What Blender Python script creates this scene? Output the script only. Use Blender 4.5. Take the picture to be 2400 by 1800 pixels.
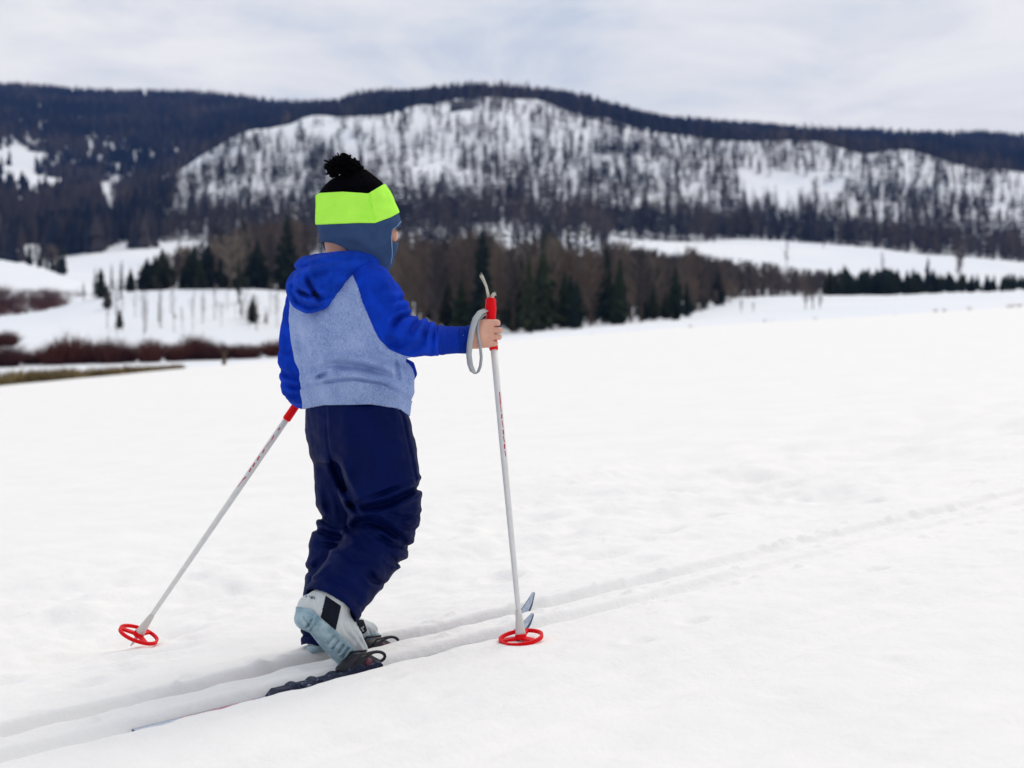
import bpy, math, random
import numpy as np
from mathutils import Vector, Matrix

for o in list(bpy.data.objects):
    bpy.data.objects.remove(o)
scene = bpy.context.scene
C = scene.collection
rng = np.random.default_rng(7)
random.seed(7)

# ------------------------------------------------------------------ camera
F_PX = 3467.0                      # focal length in photo pixels (2400 wide)
HC = 0.70                          # lens height
PITCH = math.atan(50.0 / F_PX)
CP, SP = math.cos(PITCH), math.sin(PITCH)
cam_d = bpy.data.cameras.new('camera')
cam_d.sensor_width = 36.0
cam_d.lens = 36.0 * F_PX / 2400.0
cam_d.clip_start = 0.05
cam_d.clip_end = 20000
cam = bpy.data.objects.new('camera', cam_d)
C.objects.link(cam)
cam.location = (0, 0, HC)
cam.rotation_euler = (math.pi / 2 - PITCH, 0, 0)
scene.camera = cam
cam_d.dof.use_dof = True
cam_d.dof.focus_distance = 3.36
cam_d.dof.aperture_fstop = 4.2

# ------------------------------------------------------------------ sky and sun
SUN_ELEV, SUN_AZ = math.radians(50), math.radians(35)      # azimuth from +Y towards +X
world = bpy.data.worlds.new('World')
scene.world = world
world.use_nodes = True
nt = world.node_tree
nt.nodes.clear()
N = nt.nodes.new
L = nt.links.new
out = N('ShaderNodeOutputWorld')
bg = N('ShaderNodeBackground')
bg.inputs['Strength'].default_value = 0.1
sky = N('ShaderNodeTexSky')
sky.sky_type = 'NISHITA'
sky.sun_disc = False
sky.sun_elevation = SUN_ELEV
sky.sun_rotation = SUN_AZ
sky.altitude = 2400
tc = N('ShaderNodeTexCoord')
# project the view direction on a cloud layer so that clouds flatten towards the horizon
sep = N('ShaderNodeSeparateXYZ')
L(tc.outputs['Generated'], sep.inputs[0])
zz = N('ShaderNodeMath'); zz.operation = 'MAXIMUM'; zz.inputs[1].default_value = 0.0
L(sep.outputs['Z'], zz.inputs[0])
za = N('ShaderNodeMath'); za.operation = 'ADD'; za.inputs[1].default_value = 0.16
L(zz.outputs[0], za.inputs[0])
dv = N('ShaderNodeVectorMath'); dv.operation = 'DIVIDE'
cb = N('ShaderNodeCombineXYZ')
L(za.outputs[0], cb.inputs[0]); L(za.outputs[0], cb.inputs[1]); cb.inputs[2].default_value = 1.0
L(tc.outputs['Generated'], dv.inputs[0]); L(cb.outputs[0], dv.inputs[1])
mp = N('ShaderNodeMapping')
mp.inputs['Scale'].default_value = (1.0, 1.0, 2.2)
mp.inputs['Location'].default_value = (3.1, 1.7, 0.4)
L(dv.outputs[0], mp.inputs['Vector'])
n1 = N('ShaderNodeTexNoise')
n1.inputs['Scale'].default_value = 2.0
n1.inputs['Detail'].default_value = 7
n1.inputs['Roughness'].default_value = 0.60
n1.inputs['Distortion'].default_value = 0.5
L(mp.outputs[0], n1.inputs['Vector'])
rp = N('ShaderNodeValToRGB')                                # cloud deck: thick grey-blue to thin bright
e = rp.color_ramp.elements
e[0].position, e[0].color = 0.36, (0.59, 0.645, 0.725, 1)
e[1].position, e[1].color = 0.63, (0.90, 0.885, 0.865, 1)
m_ = rp.color_ramp.elements.new(0.51); m_.color = (0.785, 0.79, 0.805, 1)
L(n1.outputs['Fac'], rp.inputs[0])
sc_ = N('ShaderNodeVectorMath'); sc_.operation = 'SCALE'
sc_.inputs['Scale'].default_value = 10.0
L(rp.outputs[0], sc_.inputs[0])
mx = N('ShaderNodeMix'); mx.data_type = 'RGBA'
mx.inputs[0].default_value = 0.97
L(sky.outputs[0], mx.inputs[6]); L(sc_.outputs[0], mx.inputs[7])
L(mx.outputs[2], bg.inputs['Color'])
L(bg.outputs[0], out.inputs['Surface'])

sun_d = bpy.data.lights.new('sun', 'SUN')
sun_d.energy = 1.1
sun_d.angle = math.radians(24)
sun_d.color = (1.0, 0.92, 0.81)
sun = bpy.data.objects.new('sun', sun_d)
C.objects.link(sun)
sv = Vector((math.sin(SUN_AZ) * math.cos(SUN_ELEV), math.cos(SUN_AZ) * math.cos(SUN_ELEV), math.sin(SUN_ELEV)))
sun.rotation_euler = sv.to_track_quat('Z', 'Y').to_euler()
sun.location = (0, 0, 30)

vs = scene.view_settings
vs.view_transform = 'Standard'
vs.look = 'None'
vs.exposure = 0.18
vs.gamma = 1.0
vs.use_curve_mapping = False
scene.cycles.use_denoising = True
scene.cycles.max_bounces = 6
scene.cycles.volume_bounces = 0

# ------------------------------------------------------------------ geometry of the view: pixel + depth -> place
def unproj(px, py, D):
    px = np.asarray(px, float); py = np.asarray(py, float); D = np.asarray(D, float)
    xc = (px - 1200.0) / F_PX * D
    yc = (900.0 - py) / F_PX * D
    return np.stack([xc + 0 * D, D * CP + yc * SP, HC - D * SP + yc * CP], -1)

def field_hit(px, py):
    """point of the tilted snow field seen at a photo pixel"""
    h = 0.696
    v = (900.0 - py) / F_PX
    u = (px - 1200.0) / F_PX
    D = h / (0.03375 + 0.075 * u - v)
    return Vector(unproj(px, py, D)), D

# plane of the field  z = PA + PB x + PC y
_p = [field_hit(600, 1600)[0], field_hit(1800, 1500)[0], field_hit(1200, 1100)[0]]
_n = (_p[1] - _p[0]).cross(_p[2] - _p[0])
PB, PC = -_n.x / _n.z, -_n.y / _n.z
PA = _p[0].z - PB * _p[0].x - PC * _p[0].y
def plane_z(x, y):
    return PA + PB * x + PC * y

# ------------------------------------------------------------------ noise
def _hash(ix, iy, seed):
    h = (ix.astype(np.int64) * 374761393 + iy.astype(np.int64) * 668265263 + seed * 1274126177) & 0xffffffff
    h = ((h ^ (h >> 13)) * 1274126177) & 0xffffffff
    return ((h ^ (h >> 16)) & 0xffff) / 65535.0
def vnoise(x, y, seed=0):
    ix = np.floor(x); iy = np.floor(y)
    fx = x - ix; fy = y - iy
    fx = fx * fx * fx * (fx * (fx * 6 - 15) + 10); fy = fy * fy * fy * (fy * (fy * 6 - 15) + 10)
    a = _hash(ix, iy, seed); b = _hash(ix + 1, iy, seed)
    c = _hash(ix, iy + 1, seed); d = _hash(ix + 1, iy + 1, seed)
    return (a + (b - a) * fx) * (1 - fy) + (c + (d - c) * fx) * fy - 0.5
def fbm(x, y, oct=4, seed=0):
    s = 0; a = 1.0
    for k in range(oct):
        s = s + a * vnoise(x * 2 ** k, y * 2 ** k, seed + k * 17)
        a *= 0.5
    return s
def sstep(a, b, x):
    t = np.clip((x - a) / (b - a), 0, 1)
    return t * t * (3 - 2 * t)

# ------------------------------------------------------------------ object helpers
def tag(o, label=None, cat=None, group=None, kind=None):
    if label: o['label'] = label
    if cat: o['category'] = cat
    if group: o['group'] = group
    if kind: o['kind'] = kind
    return o
def empty(name, loc=(0, 0, 0), label=None, cat=None, group=None):
    o = bpy.data.objects.new(name, None)
    o.empty_display_size = 0.05
    C.objects.link(o); o.location = loc
    return tag(o, label, cat, group)
def mesh_data(name, V, Fc, mats, smooth=True, midx=None):
    me = bpy.data.meshes.new(name)
    V = np.asarray(V, np.float32)
    if isinstance(Fc, np.ndarray):
        n, k = Fc.shape
        me.vertices.add(len(V)); me.vertices.foreach_set('co', V.ravel())
        me.loops.add(n * k); me.loops.foreach_set('vertex_index', Fc.astype(np.int32).ravel())
        me.polygons.add(n); me.polygons.foreach_set('loop_start', np.arange(0, n * k, k, dtype=np.int32))
        me.update(calc_edges=True)
        me.validate()
    else:
        me.from_pydata([tuple(v) for v in V], [], [tuple(f) for f in Fc])
    if not isinstance(mats, (list, tuple)): mats = [mats]
    for m in mats: me.materials.append(m)
    if smooth:
        me.polygons.foreach_set('use_smooth', np.ones(len(me.polygons), bool))
    if midx is not None:
        me.polygons.foreach_set('material_index', np.asarray(midx, np.int32))
    return me
def mobj(name, V, Fc, mats, parent=None, smooth=True, base=None, midx=None):
    """mesh object; base = world point of the thing's root (vertices are given in world space)"""
    V = np.asarray(V, float)
    if base is not None: V = V - np.asarray(base)
    o = bpy.data.objects.new(name, mesh_data(name, V, Fc, mats, smooth, midx))
    C.objects.link(o)
    if parent is not None: o.parent = parent
    return o

class MB:
    """collects simple shapes for one mesh"""
    def __init__(s): s.v = []; s.f = []
    def add(s, V, Fc):
        k = len(s.v); s.v += [tuple(p) for p in V]; s.f += [tuple(i + k for i in f) for f in Fc]
    def tube(s, pts, rad, n=10, caps=True, flat=1.0):
        pts = [Vector(p) for p in pts]
        if not hasattr(rad, '__len__'): rad = [rad] * len(pts)
        V = []; Fc = []
        prev = None
        for i, p in enumerate(pts):
            d = (pts[min(i + 1, len(pts) - 1)] - pts[max(i - 1, 0)]).normalized()
            a = Vector((0, 0, 1)) if prev is None else prev
            if abs(a.dot(d)) > 0.95 and prev is None: a = Vector((1, 0, 0))
            u = (a - d * a.dot(d)).normalized(); prev = u
            w = d.cross(u)
            for k in range(n):
                t = 2 * math.pi * k / n
                V.append(p + (u * math.cos(t) + w * math.sin(t) * flat) * rad[i])
        for i in range(len(pts) - 1):
            for k in range(n):
                a, b = i * n + k, i * n + (k + 1) % n
                Fc.append((a, b, b + n, a + n))
        if caps:
            Fc.append(tuple(range(n))[::-1]); Fc.append(tuple((len(pts) - 1) * n + k for k in range(n)))
        s.add(V, Fc)
    def box(s, o, ex, ey, ez):
        """box centred on o with half-extent vectors"""
        o, ex, ey, ez = Vector(o), Vector(ex), Vector(ey), Vector(ez)
        V = [o + ex * a + ey * b + ez * c for c in (-1, 1) for b in (-1, 1) for a in (-1, 1)]
        s.add(V, [(0, 2, 3, 1), (4, 5, 7, 6), (0, 1, 5, 4), (2, 6, 7, 3), (0, 4, 6, 2), (1, 3, 7, 5)])
    def ribbon(s, pts, side, th, nrm=None):
        """flat band through pts, half-width vectors 'side', thickness th"""
        V = []; Fc = []
        for i, p in enumerate(pts):
            p = Vector(p); sd = Vector(side[i]) if hasattr(side[0], '__len__') else Vector(side)
            d = (Vector(pts[min(i + 1, len(pts) - 1)]) - Vector(pts[max(i - 1, 0)])).normalized()
            n_ = d.cross(sd).normalized() * th
            V += [p - sd - n_, p + sd - n_, p + sd + n_, p - sd + n_]
        for i in range(len(pts) - 1):
            for k in range(4):
                a, b = i * 4 + k, i * 4 + (k + 1) % 4
                Fc.append((a, b, b + 4, a + 4))
        Fc.append((3, 2, 1, 0)); k = (len(pts) - 1) * 4; Fc.append((k, k + 1, k + 2, k + 3))
        s.add(V, Fc)
    def obj(s, name, mat, parent=None, base=None, smooth=True):
        return mobj(name, s.v, s.f, mat, parent, smooth, base)

# ------------------------------------------------------------------ materials
MATS = {}
def mat(name, col, rough=0.7, spec=0.3, sheen=0.0, build=None, sss=None, transl=None):
    m = bpy.data.materials.new(name); m.use_nodes = True
    b = m.node_tree.nodes['Principled BSDF']
    b.inputs['Base Color'].default_value = (*col, 1)
    b.inputs['Roughness'].default_value = rough
    b.inputs['Specular IOR Level'].default_value = spec
    if sheen:
        b.inputs['Sheen Weight'].default_value = sheen
        b.inputs['Sheen Roughness'].default_value = 0.5
        b.inputs['Sheen Tint'].default_value = (min(1, col[0] * 1.3 + .15), min(1, col[1] * 1.3 + .15), min(1, col[2] * 1.3 + .15), 1)
    if sss:
        b.inputs['Subsurface Weight'].default_value = sss[0]
        b.inputs['Subsurface Radius'].default_value = sss[1]
        b.inputs['Subsurface Scale'].default_value = sss[2]
    if build: build(m.node_tree, b)
    MATS[name] = m
    return m
def noise_node(nt, scale, detail=4, rough=0.55, vec=None, dist=0.0, mapping=None):
    n = nt.nodes.new('ShaderNodeTexNoise')
    n.inputs['Scale'].default_value = scale; n.inputs['Detail'].default_value = detail
    n.inputs['Roughness'].default_value = rough; n.inputs['Distortion'].default_value = dist
    t = nt.nodes.new('ShaderNodeTexCoord')
    if mapping:
        mpn = nt.nodes.new('ShaderNodeMapping'); mpn.inputs['Scale'].default_value = mapping
        nt.links.new(t.outputs['Object'], mpn.inputs['Vector']); nt.links.new(mpn.outputs[0], n.inputs['Vector'])
    else:
        nt.links.new(t.outputs['Object'], n.inputs['Vector'])
    return n
def ramp(nt, src, stops):
    r = nt.nodes.new('ShaderNodeValToRGB')
    els = r.color_ramp.elements
    while len(els) < len(stops): els.new(0.5)
    for e_, (p, c) in zip(els, stops):
        e_.position = p; e_.color = (*c, 1)
    nt.links.new(src, r.inputs[0])
    return r
def bump(nt, b, src, strength, dist, chain=None):
    bp = nt.nodes.new('ShaderNodeBump')
    bp.inputs['Strength'].default_value = strength; bp.inputs['Distance'].default_value = dist
    nt.links.new(src, bp.inputs['Height'])
    if chain is not None: nt.links.new(chain.outputs[0], bp.inputs['Normal'])
    nt.links.new(bp.outputs[0], b.inputs['Normal'])
    return bp

def b_snow(nt, b):
    n = noise_node(nt, 3.0, 5); r = ramp(nt, n.outputs['Fac'], [(0.3, (0.885, 0.875, 0.86)), (0.7, (0.925, 0.91, 0.888))])
    nt.links.new(r.outputs[0], b.inputs['Base Color'])
    f = noise_node(nt, 45.0, 6, 0.68); bp = bump(nt, b, f.outputs['Fac'], 0.45, 0.009)
    g = noise_node(nt, 400.0, 3, 0.7); bump(nt, b, g.outputs['Fac'], 0.30, 0.0012, bp)
mat('snow', (0.88, 0.89, 0.91), 0.75, 0.2, build=b_snow)
def b_fsnow(nt, b):
    n = noise_node(nt, 0.02, 6, 0.6); r = ramp(nt, n.outputs['Fac'], [(0.3, (0.78, 0.82, 0.88)), (0.7, (0.88, 0.89, 0.91))])
    nt.links.new(r.outputs[0], b.inputs['Base Color'])
mat('far_snow', (0.86, 0.88, 0.90), 0.9, 0.1, build=b_fsnow)

def b_heather(nt, b):
    n = noise_node(nt, 420.0, 3, 0.7, mapping=(1, 1, 0.45)); n2 = noise_node(nt, 16.0, 5, 0.6)
    mxn = nt.nodes.new('ShaderNodeMath'); mxn.operation = 'MULTIPLY_ADD'; mxn.inputs[1].default_value = 0.42; 
    nt.links.new(n2.outputs['Fac'], mxn.inputs[0])
    ml = nt.nodes.new('ShaderNodeMath'); ml.operation = 'MULTIPLY'; ml.inputs[1].default_value = 0.62
    nt.links.new(n.outputs['Fac'], ml.inputs[0]); nt.links.new(ml.outputs[0], mxn.inputs[2])
    r = ramp(nt, mxn.outputs[0], [(0.36, (0.115, 0.175, 0.38)), (0.50, (0.235, 0.32, 0.56)), (0.66, (0.35, 0.44, 0.68))])
    nt.links.new(r.outputs[0], b.inputs['Base Color'])
    bump(nt, b, n.outputs['Fac'], 0.3, 0.0012)
mat('heather_fleece', (0.22, 0.31, 0.6), 0.9, 0.1, 0.25, b_heather)
def ribs(period):
    def f(nt, b):
        t = nt.nodes.new('ShaderNodeTexCoord'); w = nt.nodes.new('ShaderNodeTexWave')
        w.inputs['Scale'].default_value = 1.0 / period / 3.0
        w.bands_direction = 'X'
        nt.links.new(t.outputs['Object'], w.inputs['Vector'])
        n = noise_node(nt, 300.0, 3, 0.7)
        bp = bump(nt, b, w.outputs['Fac'], 0.7, 0.0016)
        bump(nt, b, n.outputs['Fac'], 0.2, 0.0008, bp)
    return f
def b_rib_grey(nt, b):
    b_heather(nt, b); ribs(0.0042)(nt, b)
mat('heather_rib', (0.22, 0.31, 0.6), 0.9, 0.1, 0.2, b_rib_grey)
def b_fleece(amount, scale=380.0, var=0.25):
    def f(nt, b):
        c = b.inputs['Base Color'].default_value[:3]
        n = noise_node(nt, scale, 3, 0.7); n2 = noise_node(nt, 25.0, 4)
        r = ramp(nt, n2.outputs['Fac'], [(0.3, tuple(x * (1 - var) for x in c)), (0.7, tuple(min(1, x * (1 + var)) for x in c))])
        nt.links.new(r.outputs[0], b.inputs['Base Color'])
        bump(nt, b, n.outputs['Fac'], amount, 0.0014)
    return f
mat('blue_fleece', (0.004, 0.038, 0.42), 0.9, 0.05, 0.03, b_fleece(0.35))
mat('hood_fleece', (0.005, 0.044, 0.41), 0.95, 0.05, 0.12, b_fleece(0.8, 300.0, 0.35))
mat('blue_inner', (0.003, 0.022, 0.23), 0.9, 0.05, 0.02)
mat('blue_rib', (0.004, 0.030, 0.34), 0.9, 0.05, 0.02, ribs(0.0040))
def b_nylon(nt, b):
    n = noise_node(nt, 60.0, 5, 0.6); bp = bump(nt, b, n.outputs['Fac'], 0.22, 0.004)
    n2 = noise_node(nt, 900.0, 2); bump(nt, b, n2.outputs['Fac'], 0.1, 0.0005, bp)
    n3 = noise_node(nt, 9.0, 4); r = ramp(nt, n3.outputs['Fac'], [(0.3, (0.0006, 0.0042, 0.044)), (0.75, (0.0010, 0.0070, 0.068))])
    nt.links.new(r.outputs[0], b.inputs['Base Color'])
mat('navy_nylon', (0.003, 0.011, 0.08), 0.58, 0.06, 0.0, b_nylon)
mat('neon_fleece', (0.46, 1.0, 0.095), 0.9, 0.02, 0.0, b_fleece(0.5, 260.0, 0.07))
mat('black_fleece', (0.0015, 0.0015, 0.003), 0.95, 0.02, 0.0, b_fleece(0.3))
mat('slate_fleece', (0.036, 0.070, 0.160), 0.95, 0.04, 0.10, b_fleece(0.4, 300.0, 0.15))
mat('grey_trim', (0.20, 0.30, 0.44), 0.9, 0.1)
mat('black_yarn', (0.003, 0.003, 0.004), 1.0, 0.02)
def b_skin(nt, b):
    n = noise_node(nt, 40.0, 4); r = ramp(nt, n.outputs['Fac'], [(0.3, (0.60, 0.31, 0.22)), (0.7, (0.68, 0.38, 0.28))])
    nt.links.new(r.outputs[0], b.inputs['Base Color'])
mat('skin', (0.64, 0.35, 0.25), 0.55, 0.35, build=b_skin, sss=(0.12, (1.0, 0.35, 0.2), 0.004))
mat('hair', (0.05, 0.028, 0.016), 0.6, 0.3)
mat('eye_white', (0.75, 0.75, 0.75), 0.2, 0.5)
mat('iris', (0.05, 0.03, 0.02), 0.2, 0.5)
mat('lips', (0.5, 0.18, 0.15), 0.5, 0.4)
def b_boot(lo, hi, sc=22.0):
    def f(nt, b):
        n = noise_node(nt, sc, 6, 0.65); r = ramp(nt, n.outputs['Fac'], [(0.32, lo), (0.62, hi)])
        nt.links.new(r.outputs[0], b.inputs['Base Color'])
        n2 = noise_node(nt, 200.0, 3); bump(nt, b, n2.outputs['Fac'], 0.15, 0.001)
    return f
mat('boot_leather', (0.5, 0.56, 0.57), 0.5, 0.35, build=b_boot((0.45, 0.50, 0.51), (0.62, 0.65, 0.65)))
mat('boot_rubber', (0.3, 0.42, 0.48), 0.6, 0.3, build=b_boot((0.16, 0.28, 0.35), (0.42, 0.55, 0.60), 30.0))
mat('tread_dark', (0.03, 0.07, 0.11), 0.8, 0.2)
mat('boot_black', (0.004, 0.006, 0.015), 0.8, 0.2, build=b_fleece(0.4, 500.0, 0.3))
mat('ink', (0.03, 0.04, 0.10), 0.8, 0.1)
def b_pole(nt, b):
    n = noise_node(nt, 60.0, 4, 0.6); r = ramp(nt, n.outputs['Fac'], [(0.24, (0.40, 0.30, 0.16)), (0.28, (0.66, 0.66, 0.64)), (0.7, (0.74, 0.735, 0.715))])
    nt.links.new(r.outputs[0], b.inputs['Base Color'])
mat('pole_white', (0.6, 0.6, 0.6), 0.35, 0.5, build=b_pole)
mat('hub_white', (0.62, 0.60, 0.56), 0.5, 0.4)
mat('red_plastic', (0.74, 0.002, 0.008), 0.5, 0.12, build=b_fleece(0.1, 200.0, 0.06))
mat('red_print', (0.50, 0.010, 0.045), 0.5, 0.3)
mat('webbing', (0.46, 0.48, 0.48), 0.85, 0.2, build=b_fleece(0.5, 700.0, 0.08))
mat('rope', (0.56, 0.53, 0.44), 0.95, 0.1, build=b_fleece(0.6, 600.0, 0.2))
mat('steel', (0.45, 0.46, 0.47), 0.35, 0.5)
mat('ski_top', (0.62, 0.66, 0.70), 0.35, 0.5)
def b_skitip(nt, b):
    n = noise_node(nt, 90.0, 3); r = ramp(nt, n.outputs['Fac'], [(0.4, (0.38, 0.47, 0.58)), (0.62, (0.58, 0.63, 0.70))])
    nt.links.new(r.outputs[0], b.inputs['Base Color'])
mat('ski_body', (0.4, 0.5, 0.6), 0.35, 0.5, build=b_skitip)
mat('ski_edge', (0.02, 0.05, 0.13), 0.4, 0.5)
mat('ski_red', (0.55, 0.16, 0.22), 0.4, 0.4)
def b_plate(nt, b):
    n = noise_node(nt, 110.0, 5, 0.65); r = ramp(nt, n.outputs['Fac'], [(0.60, (0.004, 0.009, 0.035)), (0.68, (0.35, 0.42, 0.55))])
    nt.links.new(r.outputs[0], b.inputs['Base Color'])
mat('plate_dark', (0.006, 0.012, 0.04), 0.6, 0.3, build=b_plate)
mat('binding_black', (0.004, 0.005, 0.012), 0.5, 0.4)
mat('binding_red', (0.10, 0.010, 0.03), 0.5, 0.4)

def tint_mat(name, cols, rough=0.9, attr=None):
    def f(nt, b):
        if attr:
            a = nt.nodes.new('ShaderNodeAttribute'); a.attribute_name = attr; src = a.outputs['Fac']
        else:
            a = nt.nodes.new('ShaderNodeObjectInfo'); src = a.outputs['Random']
        k = len(cols)
        r = ramp(nt, src, [(i / (k - 1), c) for i, c in enumerate(cols)])
        nt.links.new(r.outputs[0], b.inputs['Base Color'])
    return mat(name, cols[0], rough, 0.1, build=f)
CONIF = [(0.012, 0.022, 0.020), (0.018, 0.032, 0.022), (0.028, 0.042, 0.022), (0.040, 0.048, 0.026)]
BROWN = [(0.035, 0.034, 0.038), (0.075, 0.062, 0.058), (0.115, 0.086, 0.070), (0.14, 0.105, 0.082), (0.19, 0.155, 0.125)]
tint_mat('conifer_needles', CONIF)
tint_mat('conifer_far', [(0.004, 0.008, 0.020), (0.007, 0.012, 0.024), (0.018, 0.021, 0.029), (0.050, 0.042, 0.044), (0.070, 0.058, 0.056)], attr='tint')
tint_mat('bare_far', [(0.025, 0.028, 0.038), (0.045, 0.042, 0.048), (0.085, 0.068, 0.060), (0.12, 0.10, 0.088)], attr='tint')
tint_mat('bare_branch', BROWN)
mat('bark', (0.07, 0.055, 0.045), 0.9, 0.1)
mat('aspen_bark', (0.18, 0.165, 0.15), 0.9, 0.1)
tint_mat('willow_red', [(0.060, 0.022, 0.020), (0.085, 0.028, 0.020), (0.11, 0.035, 0.022)])
tint_mat('willow_far', [(0.055, 0.026, 0.026), (0.075, 0.030, 0.026), (0.09, 0.036, 0.028)], attr='tint')
tint_mat('dry_grass', [(0.13, 0.09, 0.04), (0.20, 0.15, 0.07), (0.28, 0.21, 0.10)], attr='tint')
mat('old_wood', (0.09, 0.06, 0.045), 0.9, 0.1)
def b_rock(nt, b):
    n = noise_node(nt, 0.4, 5); r = ramp(nt, n.outputs['Fac'], [(0.35, (0.05, 0.05, 0.055)), (0.7, (0.12, 0.115, 0.11))])
    nt.links.new(r.outputs[0], b.inputs['Base Color'])
mat('rock', (0.09, 0.09, 0.09), 0.9, 0.1, build=b_rock)

# ================================================================== the snow field with the ski track
TA = field_hit(245, 1712)[0]; TB = field_hit(1400, 1428)[0]
T2 = Vector((TB.x - TA.x, TB.y - TA.y, 0)).normalized()        # track direction in plan
R2 = Vector((T2.y, -T2.x, 0))                                   # to the right of it
GAUGE = 0.185
GROOVE = 0.034
GROOVE_FAR = 0.054
def track_st(x, y):
    """along / across (positive to the right) the near groove"""
    return (x - TA.x) * T2.x + (y - TA.y) * T2.y, (x - TA.x) * R2.x + (y - TA.y) * R2.y
_dents = []
for k in range(330):
    a = rng.uniform(-2.0, 16.0); s = -GAUGE - 0.22 - abs(rng.normal(0, 1.1)) * (0.55 + 0.10 * max(a, 0))
    _dents.append((a, s, rng.uniform(0.018, 0.05) * (1 + 0.12 * max(a, 0)), rng.uniform(-0.024, 0.010), rng.uniform(0.4, 1.0)))
for k in range(110):
    a = rng.uniform(-2, 9.0); s = rng.uniform(0.09, 1.6)
    _dents.append((a, s, rng.uniform(0.015, 0.04), rng.uniform(-0.007, 0.003), rng.uniform(0.4, 1.0)))
for k in range(330):                                            # crumbs beside the lips
    a = rng.uniform(-1.2, 8.0); s = rng.choice([-GAUGE - 0.06, -GAUGE - 0.08, 0.062, -GAUGE / 2]) + rng.normal(0, 0.014)
    if s > -0.05 and a < 1.3: continue
    _dents.append((a, s, rng.uniform(0.006, 0.018), rng.uniform(0.002, 0.010), rng.uniform(.6, 1.0)))
# a few deeper boot holes left of the track and pole holes
for a, s in ((0.35, -0.62), (1.3, -0.9), (2.3, -0.75), (3.2, -1.5), (3.6, -1.35), (4.9, -2.2), (6.0, -2.6), (7.5, -3.0), (5.4, -1.9), (1.1, 0.34), (1.32, 0.30), (2.05, 0.28)):
    _dents.append((a, s, 0.05 if s < 0 else 0.022, -0.022 if s < 0 else -0.014, 0.6))
_bl = Vector(unproj(325, 1487, 3.40 + 286 / (F_PX / 3.40)))           # hollow round the trailing pole
_dents.append((*track_st(_bl.x, _bl.y), 0.15, -0.019, 0.8))
def field_z(x, y):
    z = plane_z(x, y)
    a, s = track_st(x, y)
    near = 1 - sstep(14, 30, y)
    z = z + 0.25 * fbm(x / 18.0, y / 18.0, 3, 3) * sstep(8, 45, y)
    z = z + 0.022 * fbm(x / 1.3, y / 1.3, 3, 11) * sstep(0.10, 0.8, abs(s + GAUGE / 2))
    rough = np.exp(-((s + GAUGE + 1.15 + 0.10 * np.clip(a, 0, 30)) / (0.75 + 0.10 * np.clip(a, 0, 30))) ** 2) * sstep(0.02, 0.15, -(s + GAUGE))
    z = z + near * rough * (0.060 * fbm(a / 0.45, s / 0.24, 5, 21) + 0.026 * np.abs(fbm(a / 0.13, s / 0.09, 3, 33)))
    z = z + near * 0.006 * fbm(a / 0.9, s / 0.07, 3, 41) * (1 - 0.6 * sstep(0.0, 0.2, abs(s + GAUGE / 2) - 0.2))
    z = z + near * 0.0045 * fbm(x / 0.06, y / 0.06, 4, 51) + near * 0.010 * fbm(x / 0.35, y / 0.22, 3, 57) * sstep(0.16, 0.5, abs(s + GAUGE / 2))
    for c, dep, wd in ((0.0, GROOVE, 0.036), (-GAUGE, GROOVE_FAR, 0.037)):
        q = np.abs(s - c + 0.006 * vnoise(a / 0.5, a * 0 + c * 31, 5) + 0.007 * vnoise(a / 0.07, np.sign(s - c) * 3 + c * 17, 6) * (1 - sstep(1.2, 2.4, a)))
        dep = dep * (1 - 0.58 * sstep(1.0, 2.4, a)) * (1 + 0.15 * vnoise(a / 0.35, a * 0 + c, 8))
        z = z - dep * (1 - sstep(wd - 0.010, wd + 0.018 + 0.022 * sstep(1.0, 2.4, a), q)) + 0.004 * np.exp(-((q - wd - 0.026) / 0.014) ** 2)
    for c, dep, wd in ((0.46, 0.018, 0.05), (0.66, 0.018, 0.05), (1.02, 0.018, 0.07), (1.22, 0.016, 0.06), (-GAUGE - 1.9, 0.012, 0.05), (-GAUGE - 2.1, 0.012, 0.05)):
        q = np.abs(s - c - 0.02 * vnoise(a / 1.5, a * 0 + c * 7, 9))
        z = z - dep * (1 - sstep(wd * 0.4, wd * 1.4, q)) * (0.5 + vnoise(a / 0.8, a * 0 + c, 15) + 0.3)
    z = z + (0.36 - 0.10 * sstep(2, 22, x)) * sstep(-26, -2, x) * sstep(12, 60, y)
    # the field rounds off towards the valley
    z = z - 0.0035 * np.clip(y - 62, 0, None) ** 2 * (1 - 0.0 * x)
    return z
def graded(lo, hi, f0, f1, step, grow):
    """coordinates with 'step' between f0 and f1, growing away from there"""
    mid = list(np.arange(f0, f1, step)); up = []; dn = []
    x = mid[-1]; d = step
    while x < hi: d = step + grow * (x - mid[-1]); x += d; up.append(x)
    x = mid[0]
    while x > lo: d = step + grow * (mid[0] - x); x -= d; dn.append(x)
    return np.array(dn[::-1] + mid + up)
aa = graded(-90, 170, -1.0, 3.2, 0.015, 0.034)
ss = graded(-150, 90, -GAUGE - 0.075, 0.075, 0.0044, 0.0225)
_a, _s = np.meshgrid(aa, ss, indexing='ij')
FX, FY = TA.x + T2.x * _a + R2.x * _s, TA.y + T2.y * _a + R2.y * _s
FZ = field_z(FX, FY)
for (a, s, w_, h_, el) in _dents:
    i0, i1 = np.searchsorted(aa, [a - 3.2 * w_ / el, a + 3.2 * w_ / el])
    j0, j1 = np.searchsorted(ss, [s - 3.2 * w_, s + 3.2 * w_])
    if i1 <= i0 or j1 <= j0: continue
    da = _a[i0:i1, j0:j1] - a; ds = _s[i0:i1, j0:j1] - s
    q2 = ((da * el) ** 2 + ds ** 2) / w_ ** 2
    FZ[i0:i1, j0:j1] += h_ * np.exp(-q2 ** 1.5) - 0.25 * h_ * np.exp(-((np.sqrt(q2) - 1.6) / 0.5) ** 2)
V = np.stack([FX, FY, FZ], -1).reshape(-1, 3)
na, nr = len(ss), len(aa)
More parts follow.
